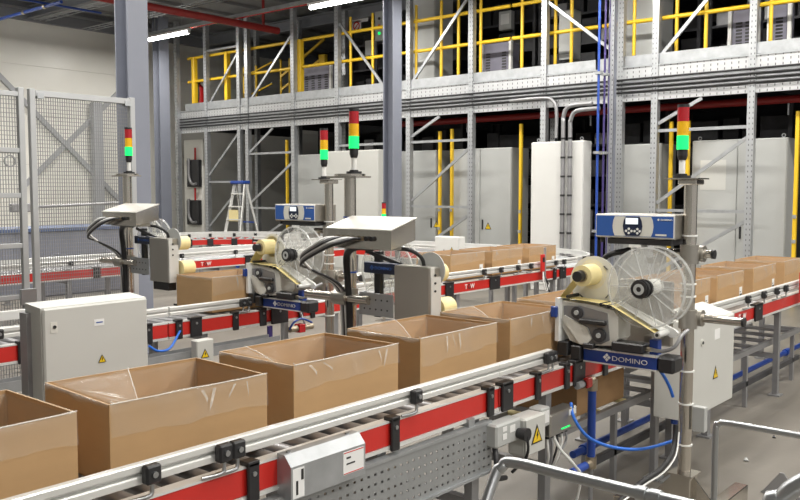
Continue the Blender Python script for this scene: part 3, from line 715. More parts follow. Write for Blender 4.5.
# metal drive cover on the red beam
t = thing('drive_cover', 'galvanized metal cover box with two labels on the near red beam', 'cover', (1.775, 1.955, .67))
MB().prism([(0, 0), (.065, 0), (.065, .142), (.030, .142), (0, .108)], 'x', 0, .345).build('shell', 'galv', t)
o = MB().box(.006, -.0015, .004, .056, 0, .1).build('label_sticker', 'paper', t); MB().box(.042, -.003, .06, .052, -.0015, .094).box(.02, -.003, .015, .028, -.0015, .06).build('label_print', 'stencil', o)
o = MB().box(.235, -.0015, .022, .335, 0, .1).build('label_sticker', 'paper', t); MB().box(.25, -.003, .055, .29, -.0015, .06).box(.25, -.003, .075, .27, -.0015, .081).build('label_print', 'stencil', o)
MB().box(.237, -.0022, .024, .333, -.0015, .027).box(.237, -.0022, .095, .333, -.0015, .098).build('label_border', 'red', o)
for x in (.03, .3): MB().cyl((x, .045, .142), (x, .045, .148), .008, 8).build('bolt', 'chrome', t)
# electrical boxes hung on the near conveyor
Yb = 1.95
t = thing('socket_box', 'small grey socket box with black plug beside perforated plate', 'box', (2.925, Yb, .565))
MB().box(0, 0, 0, .19, .07, .1, .008).build('body', 'ralgrey', t); MB().box(.045, -.002, .03, .075, 0, .055).box(.045, -.002, .065, .075, 0, .085).build('label_sticker', 'paper', t); MB().box(.10, -.002, .05, .14, 0, .08).build('label_sticker', 'paper', t)
MB().cyl((.165, -.05, .035), (.165, 0, .035), .03, 14, .022).build('plug', 'black', t)
MB().tube([(.165, -.045, .03), (.168, -.05, -.03), (.17, -.03, -.08), (.15, .02, -.14)], .007, 6).build('plug_cord', 'black', t)
MB().tube([(.03, .03, 0), (.0, .0, -.05), (.01, .0, -.12), (.1, .02, -.15)], .012, 6).build('cable_loop', 'black', t)
t = thing('switch_box', 'white box with large yellow high-voltage triangle under near conveyor', 'box', (3.115, Yb - .02, .487))
MB().box(0, 0, 0, .165, .09, .17, .008).build('body', 'ral', t); MB().box(.002, -.004, .005, .163, 0, .165, .004).build('lid', 'ral', t); warn_sign(t, (.09, -.005, .09), .085)
t = thing('control_box', 'small grey control box between voltage box and metal box', 'box', (3.282, Yb, .575))
MB().box(0, 0, 0, .08, .07, .09, .006).build('body', 'ralgrey', t); MB().box(.012, -.002, .02, .068, 0, .075).build('label_sticker', 'paper', t)
MB().box(.0, .02, -.1, .07, .06, 0).build('terminal_block', 'dark2', t)
t = thing('drive_box', 'brushed metal drive box with white cables under near conveyor', 'box', (3.365, Yb, .515))
MB().box(0, 0, 0, .25, .08, .105, .006).build('body', 'brushed', t); MB().box(.17, -.002, .07, .235, 0, .098).build('label_sticker', 'paper', t); MB().box(.1, -.002, .018, .18, 0, .024).build('green_mark', 'lensgreen', t)
for k, x in enumerate((.04, .08, .13, .17, .21)):
    c = MB().cyl((x, .04, -.02), (x, .04, 0), .011, 8).build('cable_gland', 'black', t)
    MB().tube([(x, .04, -.02), (x - .01, .03, -.06), (x * .6 + .03, .04, -.12 - .02 * (k % 2)), (x * .4 + .07, .08, -.2)], .006, 6).build('cable', ('tie', 'pipegrey', 'black')[k % 3], t)
MB().tube([(.09, .035, -.02), (.1, .0, -.08), (.16, -.04, -.16), (.24, -.03, -.25), (.3, .05, -.5)], .007, 6).build('cable', 'tie', t)
# lower frame under the near conveyor right of the boxes
t = thing('lower_frame', 'dark steel lower frame under conveyor behind the near labeller pole', 'frame', (3.75, YN1, 0))
for y in (.09, .50): MB().box(0, y, .40, 4.2, y + .03, .44).build('frame_rail', 'pipegrey', t)
MB().box(.3, .09, .16, 4.2, .12, .20).build('frame_rail', 'dark2', t)
for i in range(13): MB().cyl((.15 + i * .32, .12, .43), (.15 + i * .32, .50, .43), .016, 8).build('cross_tube', 'rollyellow' if i < 3 else 'pipegrey', t)
for x in (.6, 1.6, 2.8, 4.0):
    for y in (.09, .5): MB().box(x, y, 0, x + .03, y + .03, .40).build('leg', 'pipegrey', t)
t = thing('support_post', 'grey steel support post left of the near labeller pole', 'post', (4.589, 1.985, 0))
MB().box(-.025, -.02, .01, .025, .015, .70, .003).build('post', 'pipegrey', t); MB().box(-.05, -.045, 0, .05, .04, .01).build('foot_plate', 'galv', t)

# curved conveyors at the far end
def arc_conveyor(label, c, r0, r1, a0, a1, group='red roller conveyors', n=16):
    t = thing('curved_conveyor', label, 'conveyor', (c[0], c[1], 0), 0, group)
    A = [a0 + (a1 - a0) * i / n for i in range(n + 1)]
    def band(name, ra, rb, z0, z1, m, par=t):
        mb = MB()
        for i in range(n):
            q = [(math.cos(R(a)) * r, math.sin(R(a)) * r, z) for a in (A[i], A[i + 1]) for r in (ra, rb) for z in (z0, z1)]
            mb._add(q, [(0, 1, 5, 4), (2, 6, 7, 3), (1, 3, 7, 5), (0, 4, 6, 2)] + ([(0, 2, 3, 1)] if i == 0 else []) + ([(4, 5, 7, 6)] if i == n - 1 else []), False)
        return mb.build(name, m, par)
    for (ra, rb) in ((r0, r0 + .028), (r1 - .028, r1)):
        b = band('side_beam', ra, rb, .708, .794, 'red'); band('beam_edge', ra - .004, rb + .004, .794, .802, 'alu', b)
        for (z0, z1, e) in ((.842, .868, 0), (.88, .90, 0), (.868, .88, .006)): band('guide_rail', ra + e, rb - e, z0, z1, 'alu')
    k = max(6, int((a1 - a0) / 5)); src = None
    for i in range(k):
        a = R(a0 + (i + .5) * (a1 - a0) / k)
        MB().cyl((math.cos(a) * (r0 + .03), math.sin(a) * (r0 + .03), .774), (math.cos(a) * (r1 - .03), math.sin(a) * (r1 - .03), .774), .02, 10, .03).build('roller', 'galv', t)
    for f in (.08, .3, .5, .72, .92):
        a = R(a0 + f * (a1 - a0))
        for r, s in ((r0 - .012, 1), (r1 + .012, 1)):
            MB().cyl((math.cos(a) * r, math.sin(a) * r, .845), (math.cos(a) * r, math.sin(a) * r, .90), .025, 8).build('rail_clamp', 'black', t)
            MB().box(-.015, -.05, .69, .015, .05, .81).build('beam_bracket', 'black', t, (math.cos(a) * r, math.sin(a) * r, 0), (0, 0, a))
    for f in (.2, .8):
        a = R(a0 + f * (a1 - a0))
        for r in (r0 + .05, r1 - .05): leg(t, math.cos(a) * r, math.sin(a) * r)
    return t
arc_conveyor('curved red conveyor joining the second conveyor at mid right', (8.52, YN2 + CW + .55), .55, .55 + CW, -90, 0)
arc_conveyor('curved red conveyor far back in front of the stepladder', (8.55, 10.9), 1.2, 1.2 + CW, 0, 90)
# cross conveyor between the two curves (runs along Y)
xa = 8.52 + .55
t = thing('cross_conveyor', 'red cross conveyor in front of the grey electrical cabinets', 'conveyor', (0, 0, 0), 0, 'red roller conveyors')
for k, (x, o) in enumerate(((9.09, 1), (9.09 + CW, -1))):
    b = MB().box(x, 5.86, .708, x + o * .028, 10.88, .794, .004).build('side_beam', 'red', t); MB().box(x - o * .002, 5.86, .794, x + o * .04, 10.88, .802).box(x - o * .004, 5.86, .694, x + o * .04, 10.88, .708).build('beam_edge', 'alu', b)
    MB().prism([(x + o * p[0], p[1]) for p in RAILP], 'y', 5.87, 10.86).build('guide_rail', 'alu', t)
for i in range(48):
    o = bpy.data.objects.new('roller', ROLL); COL.objects.link(o); o.parent = t; o.location = (9.09 + CW, 5.92 + i * .104, .774); o.rotation_euler = (0, 0, R(90))
for y in (6.2, 7.4, 8.6, 10.2):
    for x in (9.14, 9.7): leg(t, x, y)
for y in (6.5, 7.7, 8.0, 9.4): MB().box(9.075, y, .69, 9.09, y + .09, .81).build('beam_bracket', 'black', t); MB().box(9.06, y + .2, .845, 9.088, y + .25, .9).build('rail_clamp', 'black', t)
# far straight run left of the back curve
conveyor('far red roller conveyor run at far left behind the fence', 5.2, 8.54, 10.9 + 1.2, (5.6, 7.6), (6, 7.5), ((6.4, .06), (8.2, .12)))

# ================================================================== CARTONS
BL, BW, BH, BT = .555, .41, .243, .005
def liner(seed, fold_glint):
    rnd = random.Random(seed)
    mb = MB(); n = 30
    ph = [rnd.uniform(0, 6.28) for _ in range(6)]
    def wav(s, k): return math.sin(s * 11 + ph[k]) * .5 + math.sin(s * 23 + ph[k + 1]) * .3 + math.sin(s * 47 + ph[k + 2]) * .2
    # along the near long side: outside skirt, rim, inside
    dep0, dep1 = rnd.uniform(.085, .125), rnd.uniform(.06, .10)
    rows = [[], [], [], [], [], [], []]
    for i in range(n + 1):
        s = i / n; x = .001 + s * (BL - .002); d = dep0 + (dep1 - dep0) * s + .008 * wav(s, 0)
        b = .0035 + .0035 * (wav(s, 1) + .6); c = .003 + .003 * (wav(s, 2) + .6)
        rows[0].append((x, -b - .004, BH - d)); rows[1].append((x, -b * .6 - .003, BH - d * .66)); rows[2].append((x, -c - .002, BH - d * .3)); rows[3].append((x, -.003, BH + .002))
        rows[4].append((x, .004 + BT, BH + .004 + .002 * wav(s, 0))); rows[5].append((x, .012 + BT + c, BH - .05)); rows[6].append((x, .014 + BT + b, BH - .2))
    mb.sheet(rows)
    rows = [[], [], [], []]                                  # far long side, inside and a short lip outside
    for i in range(n + 1):
        s = i / n; x = .002 + s * (BL - .004); c = .003 + .003 * (wav(s, 2) + .6)
        rows[0].append((x, BW + .004 + c, BH - .04 - .02 * wav(s, 1))); rows[1].append((x, BW + .003, BH + .002)); rows[2].append((x, BW - BT - .004 - c, BH - .02)); rows[3].append((x, BW - BT - .01 - c, BH - .2))
    mb.sheet(rows)
    for xe, sg in ((0, 1), (BL, -1)):                        # the two ends
        rows = [[], [], [], []]
        for i in range(13):
            s = i / 12; y = .004 + s * (BW - .008); c = .003 * (wav(s, 1) + .6)
            rows[0].append((xe - sg * (.003 + c), y, BH - .012 - .01 * wav(s, 0))); rows[1].append((xe - sg * .002, y, BH + .002)); rows[2].append((xe + sg * (BT + .004 + c), y, BH - .02)); rows[3].append((xe + sg * (BT + .012 + c), y, BH - .18))
        mb.sheet(rows)
    if fold_glint:                                                 # film pulled across a corner of the opening
        A = Vector((.01, .01, BH + .004)); B = Vector((.012, BW - .01, BH + .006)); C = Vector((BL * fold_glint, BW - .012, BH + .004)); D = Vector((.16, .10, BH - .10)); rows = []
        for i in range(9):
            u = i / 8; r = []
            for j in range(9):
                v = j / 8; p = (A.lerp(B, v)).lerp(D.lerp(C, v), u)
                p.z += .012 * math.sin(v * 14 + ph[0]) * u * (1 - u) * 3 + (.02 * math.sin(math.pi * v)) * (1 - u) * u * 3
                r.append(tuple(p))
            rows.append(r)
        mb.sheet(rows)
    me = mb.mesh('plastic_liner'); me.materials.append(MATS['film'])
    fb = MB()                                                # gloss highlights painted as pale strips: rim line and slanting streaks, near side
    fb.tube([(.003 + BL * .994 * i / 12, -.003, BH + .004 + .0015 * wav(i / 12, 0)) for i in range(13)], .0022, 5, 2)
    for k in range(rnd.randint(2, 4)):
        x = rnd.uniform(.05, BL - .08); L = rnd.uniform(.04, .085); sl = rnd.uniform(-.02, .05); wd = rnd.uniform(.002, .013)
        fb._add([(x, -.010, BH - .006), (x + wd, -.011, BH - .006), (x + sl + wd * .8, -.013, BH - L * .7), (x + sl * 1.2 + .002, -.012, BH - L), (x + sl, -.013, BH - L * .7)], [(0, 1, 2, 3, 4)])
    if fold_glint:
        fb.tube([A + Vector((0, 0, .004)), A.lerp(D, .5) + Vector((0, .01, .012)), D.lerp(C, .3), D.lerp(C, .7) + Vector((0, 0, .01)), C + Vector((0, 0, .003))], .0022, 5, 3)
        for k in range(3):
            u = rnd.uniform(.15, .5); p, q = A.lerp(B, u), D.lerp(C, u * .8); fb._add([p + Vector((0, 0, .008)), p + Vector((0, .006, .008)), p.lerp(q, .6) + Vector((0, .012, .014)), q.lerp(p, .2) + Vector((0, 0, .012))], [(0, 1, 2, 3)])
    f2 = fb.mesh('film_highlight'); f2.materials.append(MATS['fold_glint'])
    return me, f2
PAN = {}
def carton(label, x, y, z=.801, seed=0, fold_glint=.35, m='card', film=True, sticker=False, group='open cartons on the conveyors', rz=0, L=BL):
    t = thing('cardboard_box', label, 'box', (x, y, z), rz, group)
    if m not in PAN:
        a = MB().box(0, 0, .006, BL, BT, BH).mesh('side_panel'); b = MB().box(0, BT, .006, BT, BW - BT, BH).mesh('end_panel'); c = MB().box(BT, BT, 0, BL - BT, BW - BT, .006).mesh('bottom_panel')
        d = MB().box(0, -.0006, BH, BL, BT + .0006, BH + .0012).mesh('raw_edge'); e = MB().box(-.0006, BT, BH, BT + .0006, BW - BT, BH + .0012).mesh('raw_edge')
        for q in (a, b, c): q.materials.append(MATS[m])
        for q in (d, e): q.materials.append(MATS['cardedge'])
        PAN[m] = (a, b, c, d, e)
    a, b, c, d, e = PAN[m]
    for n_, me, loc in (('side_panel', a, (0, 0, 0)), ('side_panel', a, (0, BW - BT, 0)), ('end_panel', b, (0, 0, 0)), ('end_panel', b, (BL - BT, 0, 0)), ('bottom_panel', c, (0, 0, 0))):
        o = bpy.data.objects.new(n_, me); COL.objects.link(o); o.parent = t; o.location = loc
        if n_ != 'bottom_panel':
            r = bpy.data.objects.new('raw_edge', d if n_ == 'side_panel' else e); COL.objects.link(r); r.parent = o
    if film:
        l_, f_ = liner(seed, fold_glint)
        o = bpy.data.objects.new('plastic_liner', l_); COL.objects.link(o); o.parent = t
        c = bpy.data.objects.new('film_highlight', f_); COL.objects.link(c); c.parent = o; c['kind'] = 'stuff'
    if sticker:
        s_ = MB().box(BL - .085, -.0012, .05, BL - .03, 0, .125).build('shipping_label', 'paper', t); MB().box(BL - .08, -.002, .06, BL - .035, -.0012, .075).box(BL - .08, -.002, .085, BL - .055, -.0012, .092).build('label_print', 'stencil', s_)
    return t
YB = YN1 + .13
for i, (x, l) in enumerate(((.615, 'open carton with film cut off by the left picture edge'), (1.268, 'large open carton with clear film at lower left, front of the control cabinet'), (1.968, 'open carton with creased clear film left of the stainless labeller cover'),
                            (2.662, 'open carton directly in front of the stainless labeller cover'), (3.328, 'open carton left of and touching near labeller head'), (4.03, 'open carton mostly hidden behind the near labeller print head'))):
    carton(l, x, YB, seed=11 + i, fold_glint=(0, .5, .2, .55, .45, 0)[i], rz=R(-3) if i == 1 else 0)
for i, (x, l) in enumerate(((5.30, 'carton right of the near labeller pole, leftmost of the four'), (5.985, 'carton with label right of pole, second of the four'), (6.76, 'carton with label at right, third of the four from the pole'), (7.55, 'carton cut off by the right picture edge'))):
    carton(l, x, YB, seed=31 + i, fold_glint=0, sticker=True)
carton('carton hidden right behind the near labeller reel', 4.665, YB, seed=40, fold_glint=0)
YB2 = YN2 + .13
carton('carton on the second conveyor left of the middle labeller', 3.60, YB2, seed=51, fold_glint=0, sticker=False)
for i, (x, l) in enumerate(((6.33, 'small far carton on second conveyor above TGW logo, leftmost of three'), (7.02, 'small far carton with film on second conveyor, middle of three'), (7.71, 'small far carton on second conveyor by red post, rightmost of three'))):
    carton(l, x, YB2, seed=61 + i, fold_glint=0, sticker=True)
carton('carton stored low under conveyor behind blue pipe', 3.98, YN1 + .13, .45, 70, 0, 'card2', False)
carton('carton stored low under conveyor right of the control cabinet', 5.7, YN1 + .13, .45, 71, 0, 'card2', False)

# ================================================================== LABELLERS
def tower_light(par, x, y, z, s=1.0):
    """stack light: the black foot is the part, stem and lenses are its pieces"""
    o = MB().cyl((x, y, z), (x, y, z + .012), .042, 16).cyl((x, y, z + .012), (x, y, z + .02), .024, 16).build('tower_light', 'black', par)
    h = z + .02
    MB().cyl((x, y, h), (x, y, h + .065), .0145, 12).build('stem', 'white', o)
    MB().cyl((x, y, h + .065), (x, y, h + .085), .018, 16, .024).cyl((x, y, h + .085), (x, y, h + .115), .024, 16).build('connector', 'black', o); h += .115
    for n_, m_ in (('green_lens', 'lensgreen'), ('yellow_lens', 'lensyellow'), ('red_lens', 'lensred')):
        c = MB()
        for k in range(4): c.cyl((x, y, h + k * .0165), (x, y, h + k * .0165 + .0155), .0275, 18).cyl((x, y, h + k * .0165 + .0155), (x, y, h + k * .0165 + .0165), .026, 18)
        c.build(n_, m_, o); h += .066
    MB().cyl((x, y, h), (x, y, h + .014), .0275, 18).build('top_cap', 'black', o)
    return o
def stand(t, h, foot=1):
    MB().cyl((0, 0, .02), (0, 0, h), .031, 24).build('pole', 'steel', t)
    MB().box(-.05, -.05, .1, .05, .05, .28, .004).box(-.06, -.06, .28, .06, .06, .287).build('socket', 'steel', t)
    MB().prism([(-.05, .27), (-.05, .1), (-.20, .1)], 'x', -.005, .005).build('gusset', 'steel', t); MB().prism([(.05, .27), (.05, .1), (.20, .1)], 'x', -.005, .005).build('gusset', 'steel', t)
    MB().box(-.04, -.054, .0, .04, .35, .098, .004).build('cross_foot', 'steel', t)
    MB().box(-.30, -.125, .0, .56, -.055, .1, .004).build('foot_beam', 'steel', t); MB().box(-.02, -.10, .50, .02, -.04, .62, .003).build('junction_plate', 'ralgrey', t)
    for z in (.42, .62, .78, 1.14, 1.2, 1.43): MB().ring((0, 0, z), (0, 0, 1), .0305, .036, .007, 16).build('cable_tie', 'tie', t)
def coupling(t, z, x=-.058, y=0):
    MB().cyl((0, 0, z - .045), (0, 0, z + .045), .043, 18).cyl((x, y - .05, z), (x, y + .05, z), .040, 18).box(min(x, 0), y - .03, z - .03, max(x, 0), y + .03, z + .03, .006).build('clamp', 'brushed', t)
def reel(t, y, z, x0, x1, r, knob=True):
    for x in (x0, x1):
        d = MB().ring((x, y, z), (1, 0, 0), .035, r, .004, 40).build('reel_disc', 'plexi', t)
        m = MB()
        for k in range(10):
            a = k * math.pi / 5; m.bar((x - .003, y + math.cos(a) * .04, z + math.sin(a) * .04), (x - .003, y + math.cos(a) * (r - .01), z + math.sin(a) * (r - .01)), .003, .005, (1, 0, 0))
        m.build('spoke', 'plexirim', d)
        MB().ring((x - .003, y, z), (1, 0, 0), r - .006, r + .002, .01, 40).build('rim', 'plexirim', d)
    MB().cyl((x0, y, z), (x1 + .03, y, z), .036, 20).build('hub', 'white', t)
def labeller_front(label, loc):
    """print-and-apply unit seen from its working side (faces -X, reaches towards +Y)"""
    t = thing('label_applicator', label, 'labeller', (*loc, 0), 0, 'label applicators with consoles facing the viewer')
    stand(t, 1.70)
    MB().box(-.07, -.06, 1.70, .07, .10, 1.706).box(-.05, -.045, 1.675, .05, .045, 1.699, .004).build('top_plate', 'steel', t)
    tower_light(t, 0, .045, 1.707)
    coupling(t, 1.035, .062); coupling(t, 1.345, .062)
    MB().cyl((.062, -.235, 1.035), (.062, .16, 1.035), .021, 18).build('cross_tube', 'steel', t); MB().cyl((.062, -.247, 1.035), (.062, -.235, 1.035), .023, 18).build('tube_cap', 'black', t)
    MB().cyl((.062, -.085, 1.345), (.062, .2, 1.345), .02, 16).build('cross_tube', 'steel', t); MB().cyl((.062, -.1, 1.345), (.062, -.085, 1.345), .022, 16).build('tube_cap', 'black', t)
    MB().box(.04, .1, .88, .075, .5, 1.2, .004).build('mounting_plate', 'brushed', t)
    for z in (.92, 1.3): MB().box(-.11, .13, z, .04, .17, z + .03).build('mounting_arm', 'brushed', t)
    # reels and rolls
    reel(t, .115, 1.194, -.225, -.13, .19)
    k = MB().cyl((-.30, .115, 1.194), (-.225, .115, 1.194), .040, 20).build('reel_knob', 'black', t); MB().ring((-.302, .115, 1.194), (1, 0, 0), .012, .026, .004, 20).build('knob_face', 'ralgrey', k)
    MB().ring((-.29, .115, 1.194), (1, 0, 0), .038, .044, .008, 20).ring((-.255, .115, 1.194), (1, 0, 0), .038, .044, .008, 20).build('knob_rib', 'rubber', k)
    b = MB().cyl((-.14, .425, 1.193), (-.134, .425, 1.193), .130, 36).build('backing_disc', 'offwhite', t)
    for a in (40, 130, 220, 310): MB().bar((-.142, .425 + .10 * math.cos(R(a - 8)), 1.193 + .10 * math.sin(R(a - 8))), (-.142, .425 + .10 * math.cos(R(a + 8)), 1.193 + .10 * math.sin(R(a + 8))), .003, .006, (1, 0, 0)).build('slot', 'stencil', b)
    MB().cyl((-.25, .432, 1.232), (-.14, .432, 1.232), .052, 28).cyl((-.14, .432, 1.232), (-.139, .432, 1.232), .075, 28).build('label_roll', 'rollyellow', t)
    MB().cyl((-.262, .432, 1.232), (-.25, .432, 1.232), .03, 18).build('roll_core', 'brass', t); MB().cyl((-.30, .432, 1.232), (-.255, .432, 1.232), .026, 18).build('roll_knob', 'black', t)
    MB().box(-.13, .26, 1.08, -.12, .32, 1.22, .003).box(-.128, .2, 1.02, -.12, .52, 1.12, .003).build('side_plate', 'plexi', t)
    # print engine
    P = [(.545, 1.102), (.36, 1.09), (.27, 1.075), (.245, 1.045), (.245, .94), (.275, .905), (.43, .888), (.50, .905), (.55, .98)]
    pb = MB().prism(P, 'x', -.235, -.10).build('print_engine', 'offwhite', t)
    MB().prism([(.535, 1.075), (.45, 1.083), (.30, 1.06), (.285, .93), (.33, .905), (.44, .905), (.53, 1.0)], 'x', -.241, -.235).build('smoked_cover', 'smoke', pb)
    MB().prism([(.54, 1.01), (.525, 1.03), (.40, .98), (.375, .93), (.40, .90), (.44, .898)], 'x', -.25, -.241).build('media_arm', 'offwhite', pb)
    MB().box(-.262, .30, 1.0, -.241, .44, 1.022, .004).build('latch_handle', 'black', pb)
    for (y, z, r) in ((.455, 1.05, .030), (.335, .95, .034)):
        s_ = MB().ring((-.256, y, z), (1, 0, 0), .014, r, .016, 22).build('ribbon_spool', 'dark2', pb); MB().cyl((-.262, y, z), (-.24, y, z), .012, 12).build('spool_core', 'ralgrey', s_)
    MB().prism([(.566, 1.115), (.545, 1.115), (.545, .90), (.566, .90)], 'x', -.27, -.14).build('peel_plate', 'white', t)
    MB().box(-.29, .548, 1.02, -.27, .582, 1.075, .004).build('sensor', 'bluelabel', t)
    MB().box(-.21, .28, .885, -.15, .53, .905).build('base_rail', 'dark2', t)
    for (a, c, z0, z1) in ((.50, .56, .83, .90), (.43, .485, .815, .886), (.36, .42, .88, .905)): MB().box(-.26, a, z0, -.15, c, z1, .005).build('applicator_pad', 'black', t)
    # webs
    MB().sheet([[(-.245, .478, 1.215), (-.15, .478, 1.215)], [(-.245, .555, 1.118), (-.15, .555, 1.118)]], False).sheet([[(-.245, .555, 1.118), (-.15, .555, 1.118)], [(-.245, .36, 1.108), (-.15, .36, 1.108)], [(-.245, .28, 1.10), (-.15, .28, 1.10)], [(-.245, .045, .985), (-.15, .045, .985)]], False).build('label_web', 'webyellow', t)
    MB().sheet([[(-.22, .025, .99), (-.14, .025, .99)], [(-.22, .26, 1.11), (-.14, .26, 1.11)]], False).sheet([[(-.215, .27, 1.115), (-.14, .27, 1.115)], [(-.215, .15, 1.17), (-.14, .15, 1.17)]], False).build('backing_web', 'white', t)
    MB().prism([(.30, 1.092), (.28, 1.11), (.0, 1.0), (-.015, .985), (-.005, .965), (.02, .962)], 'x', -.15, -.135).build('web_arm', 'white', t)
    r_ = MB().cyl((-.26, .04, .985), (-.14, .04, .985), .015, 14).build('guide_roller', 'alu', t); MB().cyl((-.262, .04, .985), (-.258, .04, .985), .008, 10).build('roller_bolt', 'stencil', r_)
    for (y, z) in ((.33, 1.1), (.29, 1.095), (.51, 1.125)): MB().cyl((-.25, y, z), (-.14, y, z), .008, 10).build('guide_pin', 'black', t)
    # name bar
    b = MB().box(-.235, .05, .815, -.20, .425, .873, .002).build('name_bar', 'bluelabel', t)
    MB().box(-.237, .05, .873, -.13, .425, .881).box(-.237, .05, .809, -.13, .425, .816).build('bar_edge', 'alu', b); MB().box(-.2, .05, .816, -.13, .425, .873).build('bar_body', 'alu', b)
    MB().box(-.238, -.035, .806, -.13, .05, .884, .012).build('bar_end_cap', 'black', b)
    for dy, dz in ((0, .011), (0, -.011), (.011, 0), (-.011, 0)): MB().prism([(.30 + dy - .009, .845 + dz), (.30 + dy, .845 + dz + .009), (.30 + dy + .009, .845 + dz), (.30 + dy, .845 + dz - .009)], 'x', -.2365, -.235).build('logo_mark', 'white', b)
    lettering('DOMINO', .033, 'white', b, (-.2355, .275, .833), '-x', -.004, 1.32)
    MB().box(-.255, .11, .885, -.17, .27, .93, .006).build('motor', 'black', t)
    MB().cyl((-.21, .11, .905), (-.21, .085, .905), .011, 12).build('motor_connector', 'brass', t)
    MB().tube([(-.21, .085, .905), (-.21, .03, .905), (-.20, -.02, .93), (-.17, -.04, .98), (-.12, -.05, 1.0)], .009, 8).build('motor_cable', 'pipegrey', t)
    MB().box(-.2, .06, .881, -.16, .1, .95).build('small_valve', 'blue', t)
    # console
    c = MB().box(-.10, .03, 1.416, .10, .44, 1.533, .004).build('console', 'brushed', t)
    MB().box(-.104, .034, 1.42, -.10, .436, 1.529).build('console_bezel', 'white', c); MB().box(-.106, .038, 1.425, -.104, .432, 1.524).build('console_panel', 'consoleblue', c)
    def rnd(y0, y1, z0, z1, e, d, m_, nm_):
        P = [(y0 + e, z0), (y1 - e, z0), (y1 - e * .3, z0 + (z1 - z0) * .2), (y1, (z0 + z1) / 2), (y1 - e * .3, z0 + (z1 - z0) * .8), (y1 - e, z1), (y0 + e, z1), (y0 + e * .3, z0 + (z1 - z0) * .8), (y0, (z0 + z1) / 2), (y0 + e * .3, z0 + (z1 - z0) * .2)]
        return MB().prism(P, 'x', -.106 - d, -.106 - d + .002).build(nm_, m_, c)
    rnd(.135, .345, 1.427, 1.522, .012, .002, 'offwhite', 'keypad_plate'); rnd(.19, .29, 1.429, 1.522, .015, .004, 'navy', 'keypad')
    MB().box(-.112, .212, 1.485, -.110, .275, 1.515).build('screen', 'lcd', c)
    for (y, z) in ((.272, 1.452), (.258, 1.462), (.258, 1.442), (.244, 1.452), (.228, 1.452), (.214, 1.462), (.214, 1.442), (.202, 1.452)): MB().cyl((-.112, y, z), (-.11, y, z), .006, 10).build('key_button', 'white', c)
    MB().prism([(.111, 1.503), (.117, 1.509), (.111, 1.515), (.105, 1.509)], 'x', -.107, -.106).build('logo_mark', 'white', c); lettering('DOMINO', .011, 'white', c, (-.1065, .1, 1.505), '-x', .01, 1.25)
    MB().box(-.107, .07, 1.432, -.106, .125, 1.441).build('model_strip', 'offwhite', c)
    MB().box(-.09, .05, 1.385, .09, .38, 1.414, .004).build('console_bracket', 'dark2', t); MB().box(-.105, .2, 1.372, -.02, .26, 1.386).box(-.1, .21, 1.34, -.08, .218, 1.375).box(-.1, .242, 1.34, -.08, .25, 1.375).build('u_bracket', 'white', t)
    for y in (.36, .42): MB().cyl((-.06, y, 1.39), (-.06, y, 1.416), .012, 10).build('cable_gland', 'black', t)
    MB().tube([(-.05, .24, 1.37), (-.06, .3, 1.35), (-.08, .37, 1.33), (-.06, .42, 1.29), (-.03, .44, 1.2), (0, .44, 1.1)], .014, 8).build('console_hose', 'rubber', t)
    return t
labA = labeller_front('near label applicator with clear reel and blue console at right', (3.97, 1.56))
labB = copy_tree(labA); labB.location = (4.15, 4.16, 0); tag(labB, 'smaller middle label applicator with clear reel and tilted blue console')

